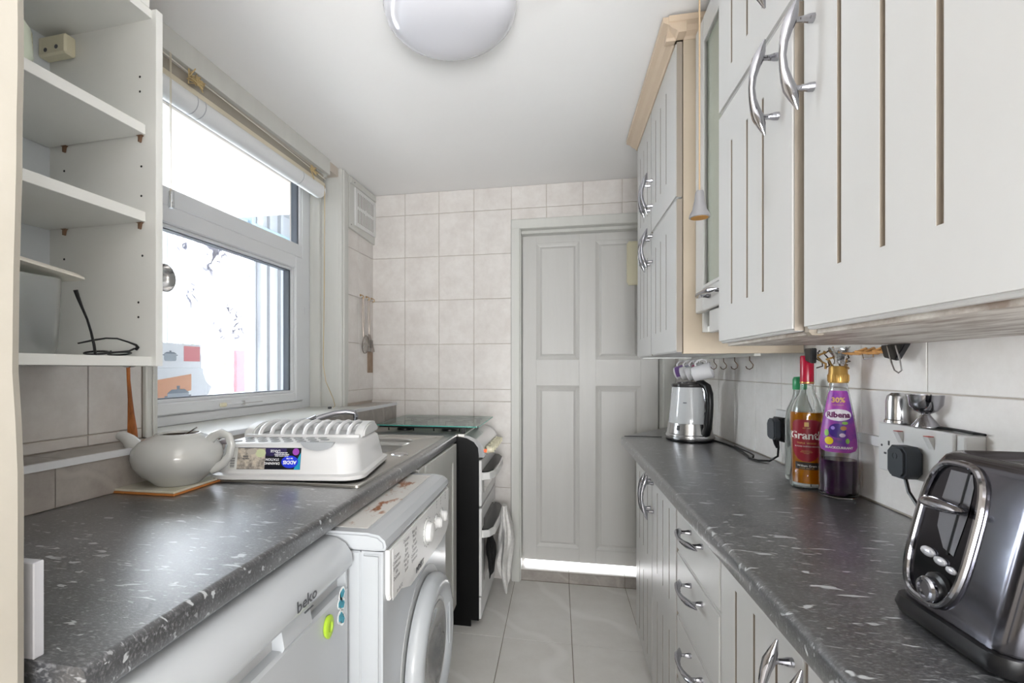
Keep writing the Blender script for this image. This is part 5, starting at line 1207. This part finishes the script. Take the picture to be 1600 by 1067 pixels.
# control panel
def pf(y, z, off=0): return (fx_(z) - off, y, z)
PYc, PZc, PW, PH = .652, 1.013, .041, .079
def outl(s, n_=40, off=0):
    P = []
    for k in range(n_):
        a = 2 * PI * k / n_; ca, sa = math.cos(a), math.sin(a)
        y = PYc + PW * s * abs(ca) ** .62 * (1 if ca > 0 else -1); z = PZc + PH * (s if s > .95 else s + .02) * abs(sa) ** .62 * (1 if sa > 0 else -1)
        P.append(pf(y, z, off))
    return P
P = outl(1.0, 48, .002); B().tube(P + [P[0], P[1]], .0042, 10, False).build('bezel', M_chrome, ts)
b = B(); o1 = outl(.97, 48, .0008); b.add(o1, [list(range(48))]); b.build('panel_face', mat('panel_dark_chrome', '#4a4a50', .12, metal=1), ts)
b = B(); b.add([pf(PYc - .018 + .0, 1.083, .0014), pf(PYc + .012, 1.083, .0014), pf(PYc + .014, 1.05, .0014), pf(PYc + .010, 1.018, .0014), pf(PYc - .006, .997, .0014), pf(PYc - .022, .993, .0014), pf(PYc - .026, 1.04, .0014), pf(PYc - .024, 1.07, .0014)], [list(range(8))]); b.build('lever_plate', mat('lever_plate_grey', '#77767a', .3, metal=.8), ts)
B().add([pf(.637, 1.088, .0020), pf(.6395, 1.088, .0020), pf(.6395, .992, .0020), pf(.637, .992, .0020)], [(0, 1, 2, 3)]).build('lever_slot', M_blackmatt, ts)
B().ball((fx_(1.045) - .014, .645, 1.046), .026, 20, (.62, 1.12, .28)).build('lever', M_chrome, ts)
for (y, z, s_) in ((.664, .986, 1.0), (.644, .982, .85), (.627, .978, .7)): B().ball(pf(y, z, .002), .0095 * s_, 14, (.45, 1.15, .62)).build('button', mat('button_silver', '#d5d6dc', .25, metal=.6), ts)
kx = fx_(.955)
B().lathe([(.019, -.002), (.019, .002), (.0135, .004), (.0125, .018), (.0105, .020)], (0, 0, 0), 28, 'x') if False else None
b = B(Matrix.Translation((kx, .640, .951)) @ Matrix.Rotation(PI, 4, 'Z')); b.lathe([(.019, -.002), (.0185, .003), (.0145, .005), (.0135, .011), (0, .011)], (0, 0, 0), 28, 'x'); b.build('browning_knob', M_black, ts)
b = B(Matrix.Translation((kx, .640, .951)) @ Matrix.Rotation(PI, 4, 'Z')); b.lathe([(.0138, .008), (.0142, .012), (.0125, .0145), (.0095, .015), (.009, .013), (0, .013)], (0, 0, 0), 28, 'x'); b.build('knob_rim', M_chrome, ts)

# hooks and mugs under the far cabinet
ys_h = [2.40, 2.29, 2.19, 2.10, 1.99, 1.88, 1.77, 1.64]
for k, y in enumerate(ys_h):
    o = B().tube([(.581, y, 1.2415), (.581, y, 1.228), (.584, y - .004, 1.222), (.589, y - .006, 1.214), (.588, y - .003, 1.205), (.581, y, 1.200), (.573, y, 1.203), (.570, y, 1.210)], .0016, 6).build('cup_hook', solid('bronze_hook', '#6d5a4c', .35, metal=.8))
    pos = ['first', 'second', 'third', 'fourth', 'fifth', 'sixth', 'seventh', 'eighth'][k]
    tag(o, f'{pos} wire cup hook from the door end under the tall wall cabinet', 'hook', 'cup hooks under the tall cabinet')
def mug(y, col, label, prt=None):
    m_ = thing('mug', label, 'mug', M=Matrix.Translation((.583, y, 1.193)) @ Matrix.Rotation(math.radians(-24), 4, 'Z') @ Matrix.Rotation(math.radians(74), 4, 'Y') @ Matrix.Scale(.82, 4), group='mugs on the cup hooks')
    mt = mat('mug_' + col, '#e9e8ea', .2, coat=.5)
    mb = B().lathe([(0, -.045), (.030, -.045), (.036, -.041), (.040, .045), (.0375, .045), (.034, -.036), (0, -.040)], (-.0, 0, -.018), 28).build('mug_body', mt, m_, local=True)
    B().tube([(-.036, 0, .012), (-.05, 0, .015), (-.060, 0, .0), (-.060, 0, -.02), (-.05, 0, -.036), (-.035, 0, -.038)], .0048, 8).build('handle', mt, m_, local=True)
    return m_, mb
m1, mb1 = mug(2.40, 'white_purple', 'mug with a purple band, hanging furthest from the camera above the kettle')
B().lathe([(.0372, -.035), (.0402, .015)], (0, 0, -.018), 24, a0=PI * .9, a1=PI * 1.7).build('purple_band', solid('mug_purple', '#7b5a9c', .3), mb1, local=True)
m2, mb2 = mug(2.29, 'white_a', 'white mug with coloured letters, second above the kettle')
V, Fs = text_bm('DAD', .030, .0006); B().add([(.0402 * math.cos(PI * 1.35 + p.x / .04), .0402 * math.sin(PI * 1.35 + p.x / .04), -.018 + p.y) for p in V], Fs).build('lettering', solid('mug_pen', '#5b5d8c', .4), mb2, local=True)
m3, mb3 = mug(2.19, 'white_b', 'white mug with pink letters, third above the kettle')
V, Fs = text_bm('MUM', .028, .0006); B().add([(.0402 * math.cos(PI * 1.35 + p.x / .04), .0402 * math.sin(PI * 1.35 + p.x / .04), -.018 + p.y) for p in V], Fs).build('lettering', solid('mug_pink', '#c85a86', .4), mb3, local=True)
m4, mb4 = mug(2.10, 'white_c', 'plain white mug, nearest the camera above the kettle')

# cord with bell pull
pcd = thing('light_pull', 'ceiling light pull cord with a grey bell-shaped end, in front of the glazed cabinet', 'pull cord', (.257, .965, 1.48))
B().tube([(.257, .965, 2.235), (.257, .965, 1.524)], .0016, 8).build('cord', mat('pull_cord_tan', '#a08a6e', .8), pcd)
B().lathe([(.006, 1.530), (.0075, 1.526), (.0085, 1.515), (.0125, 1.495), (.0175, 1.486), (.018, 1.481), (.0165, 1.480), (.010, 1.4805), (0, 1.481)], (.257, .965, 0), 28).build('bell_end', mat('bell_grey', '#7b7a7c', .35), pcd)
B().lathe([(0, 1.4795), (.0148, 1.4795), (.0148, 1.4804)], (.257, .965, 0), 24).build('bell_underside', mat('yellowed_plastic', '#a5762f', .5), pcd)
B().lathe([(.02, 2.244), (.024, 2.24), (.022, 2.225), (.008, 2.218), (0, 2.218)], (.257, .965, 0), 20).build('ceiling_switch', M_white, pcd)
# ceiling lamp
lp = thing('ceiling_lamp', 'round white flush ceiling lamp with a domed diffuser', 'lamp', (-.298, 1.335, 2.2))
B().lathe([(0, 2.2445), (.165, 2.2445), (.172, 2.236), (.172, 2.226), (0, 2.226)], (-.298, 1.335, 0), 48).build('base_plate', M_white, lp)
B().lathe([(.174, 2.230), (.183, 2.222), (.186, 2.208), (.178, 2.186), (.158, 2.166), (.125, 2.150), (.08, 2.140), (.04, 2.136), (0, 2.135)], (-.298, 1.335, 0), 64).build('diffuser', mat('opal_acrylic', '#d6d6dc', .12, coat=.4), lp)
# cream tray edge behind the far cabinet
ht = thing('hanging_tray', 'cream plastic tray hanging on the door behind the tall wall cabinet', 'tray', (.42, 2.845, 1.67))
B().prism([(.378, 1.69), (.388, 1.672), (.47, 1.672), (.48, 1.69), (.48, 1.90), (.47, 1.915), (.388, 1.915), (.378, 1.90)], 2.838, 2.858, 'y', bev=.003, seg=2).build('tray_base', M_cream, ht)
b = B(); pr_ = [(.383, 2.836, 1.69), (.392, 2.836, 1.677), (.468, 2.836, 1.677), (.476, 2.836, 1.69), (.476, 2.836, 1.90), (.468, 2.836, 1.91), (.392, 2.836, 1.91), (.383, 2.836, 1.90), (.383, 2.836, 1.69)]
b.tube(pr_, .003, 6); b.build('tray_rim', M_cream, ht)
# pan box outside the window
bx = thing('pan_box', 'white cardboard box printed with a saucepan, standing outside behind the window glass', 'box', M=ML @ Matrix.Translation((-.45, .8, 1.0)))
M_card = solid('card_white', '#eef0f4', .5)
B(ML).box(-.60, -.42, .66, 1.0, 1.0, 1.205, .001).build('carton', M_card, bx); B(ML).box(-.59, -.43, .70, 1.0, 1.2055, 1.31, .001).build('upper_carton', M_card, bx)
B(ML).prism([(1.001, 1.03), (1.06, 1.12), (1.03, 1.14), (1.001, 1.20)], -.43, -.428, 'x').build('flap', M_card, bx)
dx_ = -.4195
B(ML).prism([(.70, 1.06), (.70, 1.15), (.93, 1.18), (.93, 1.11)], dx_, dx_ + .0006, 'x').build('printed_kitchen', solid('print_orange', '#e0a583', .5), bx)
B(ML).prism([(.90, 1.235), (.99, 1.235), (.99, 1.300), (.90, 1.300)], -.4295, -.429, 'x').build('printed_panel', solid('print_pink_red', '#e28a90', .5), bx)
def printed_pan(yc, z0, w, h, d):
    B(ML).prism([(yc - w, z0 + .006), (yc - w * .85, z0), (yc + w * .85, z0), (yc + w, z0 + .006), (yc + w, z0 + h), (yc - w, z0 + h)], d, d + .0012, 'x').build('printed_pan', solid('print_steel', '#a8b0ba', .4), bx)
    B(ML).prism([(yc - w * 1.05, z0 + h), (yc + w * 1.05, z0 + h), (yc + w * .6, z0 + h * 1.22), (yc - w * .6, z0 + h * 1.22)], d, d + .0016, 'x').build('printed_lid', solid('print_dark_steel', '#7d8792', .4), bx)
    B(ML).prism([(yc - w * .12, z0 + h * 1.2), (yc + w * .12, z0 + h * 1.2), (yc + w * .15, z0 + h * 1.42), (yc - w * .15, z0 + h * 1.42)], d, d + .0014, 'x').build('printed_knob', solid('print_dark_steel', '#7d8792', .4), bx)
    B(ML).prism([(yc - w * 1.25, z0 + h * .75), (yc + w * 1.25, z0 + h * .75), (yc + w * 1.25, z0 + h * .88), (yc - w * 1.25, z0 + h * .88)], d, d + .0008, 'x').build('printed_handles', solid('print_dark_steel', '#7d8792', .4), bx)
printed_pan(.86, 1.025, .055, .075, dx_); printed_pan(.83, 1.235, .03, .03, -.4295)
S(B(ML).box(-.68, -.235, .33, 1.5, .93, .999, .003).build('trim_12', O_w))
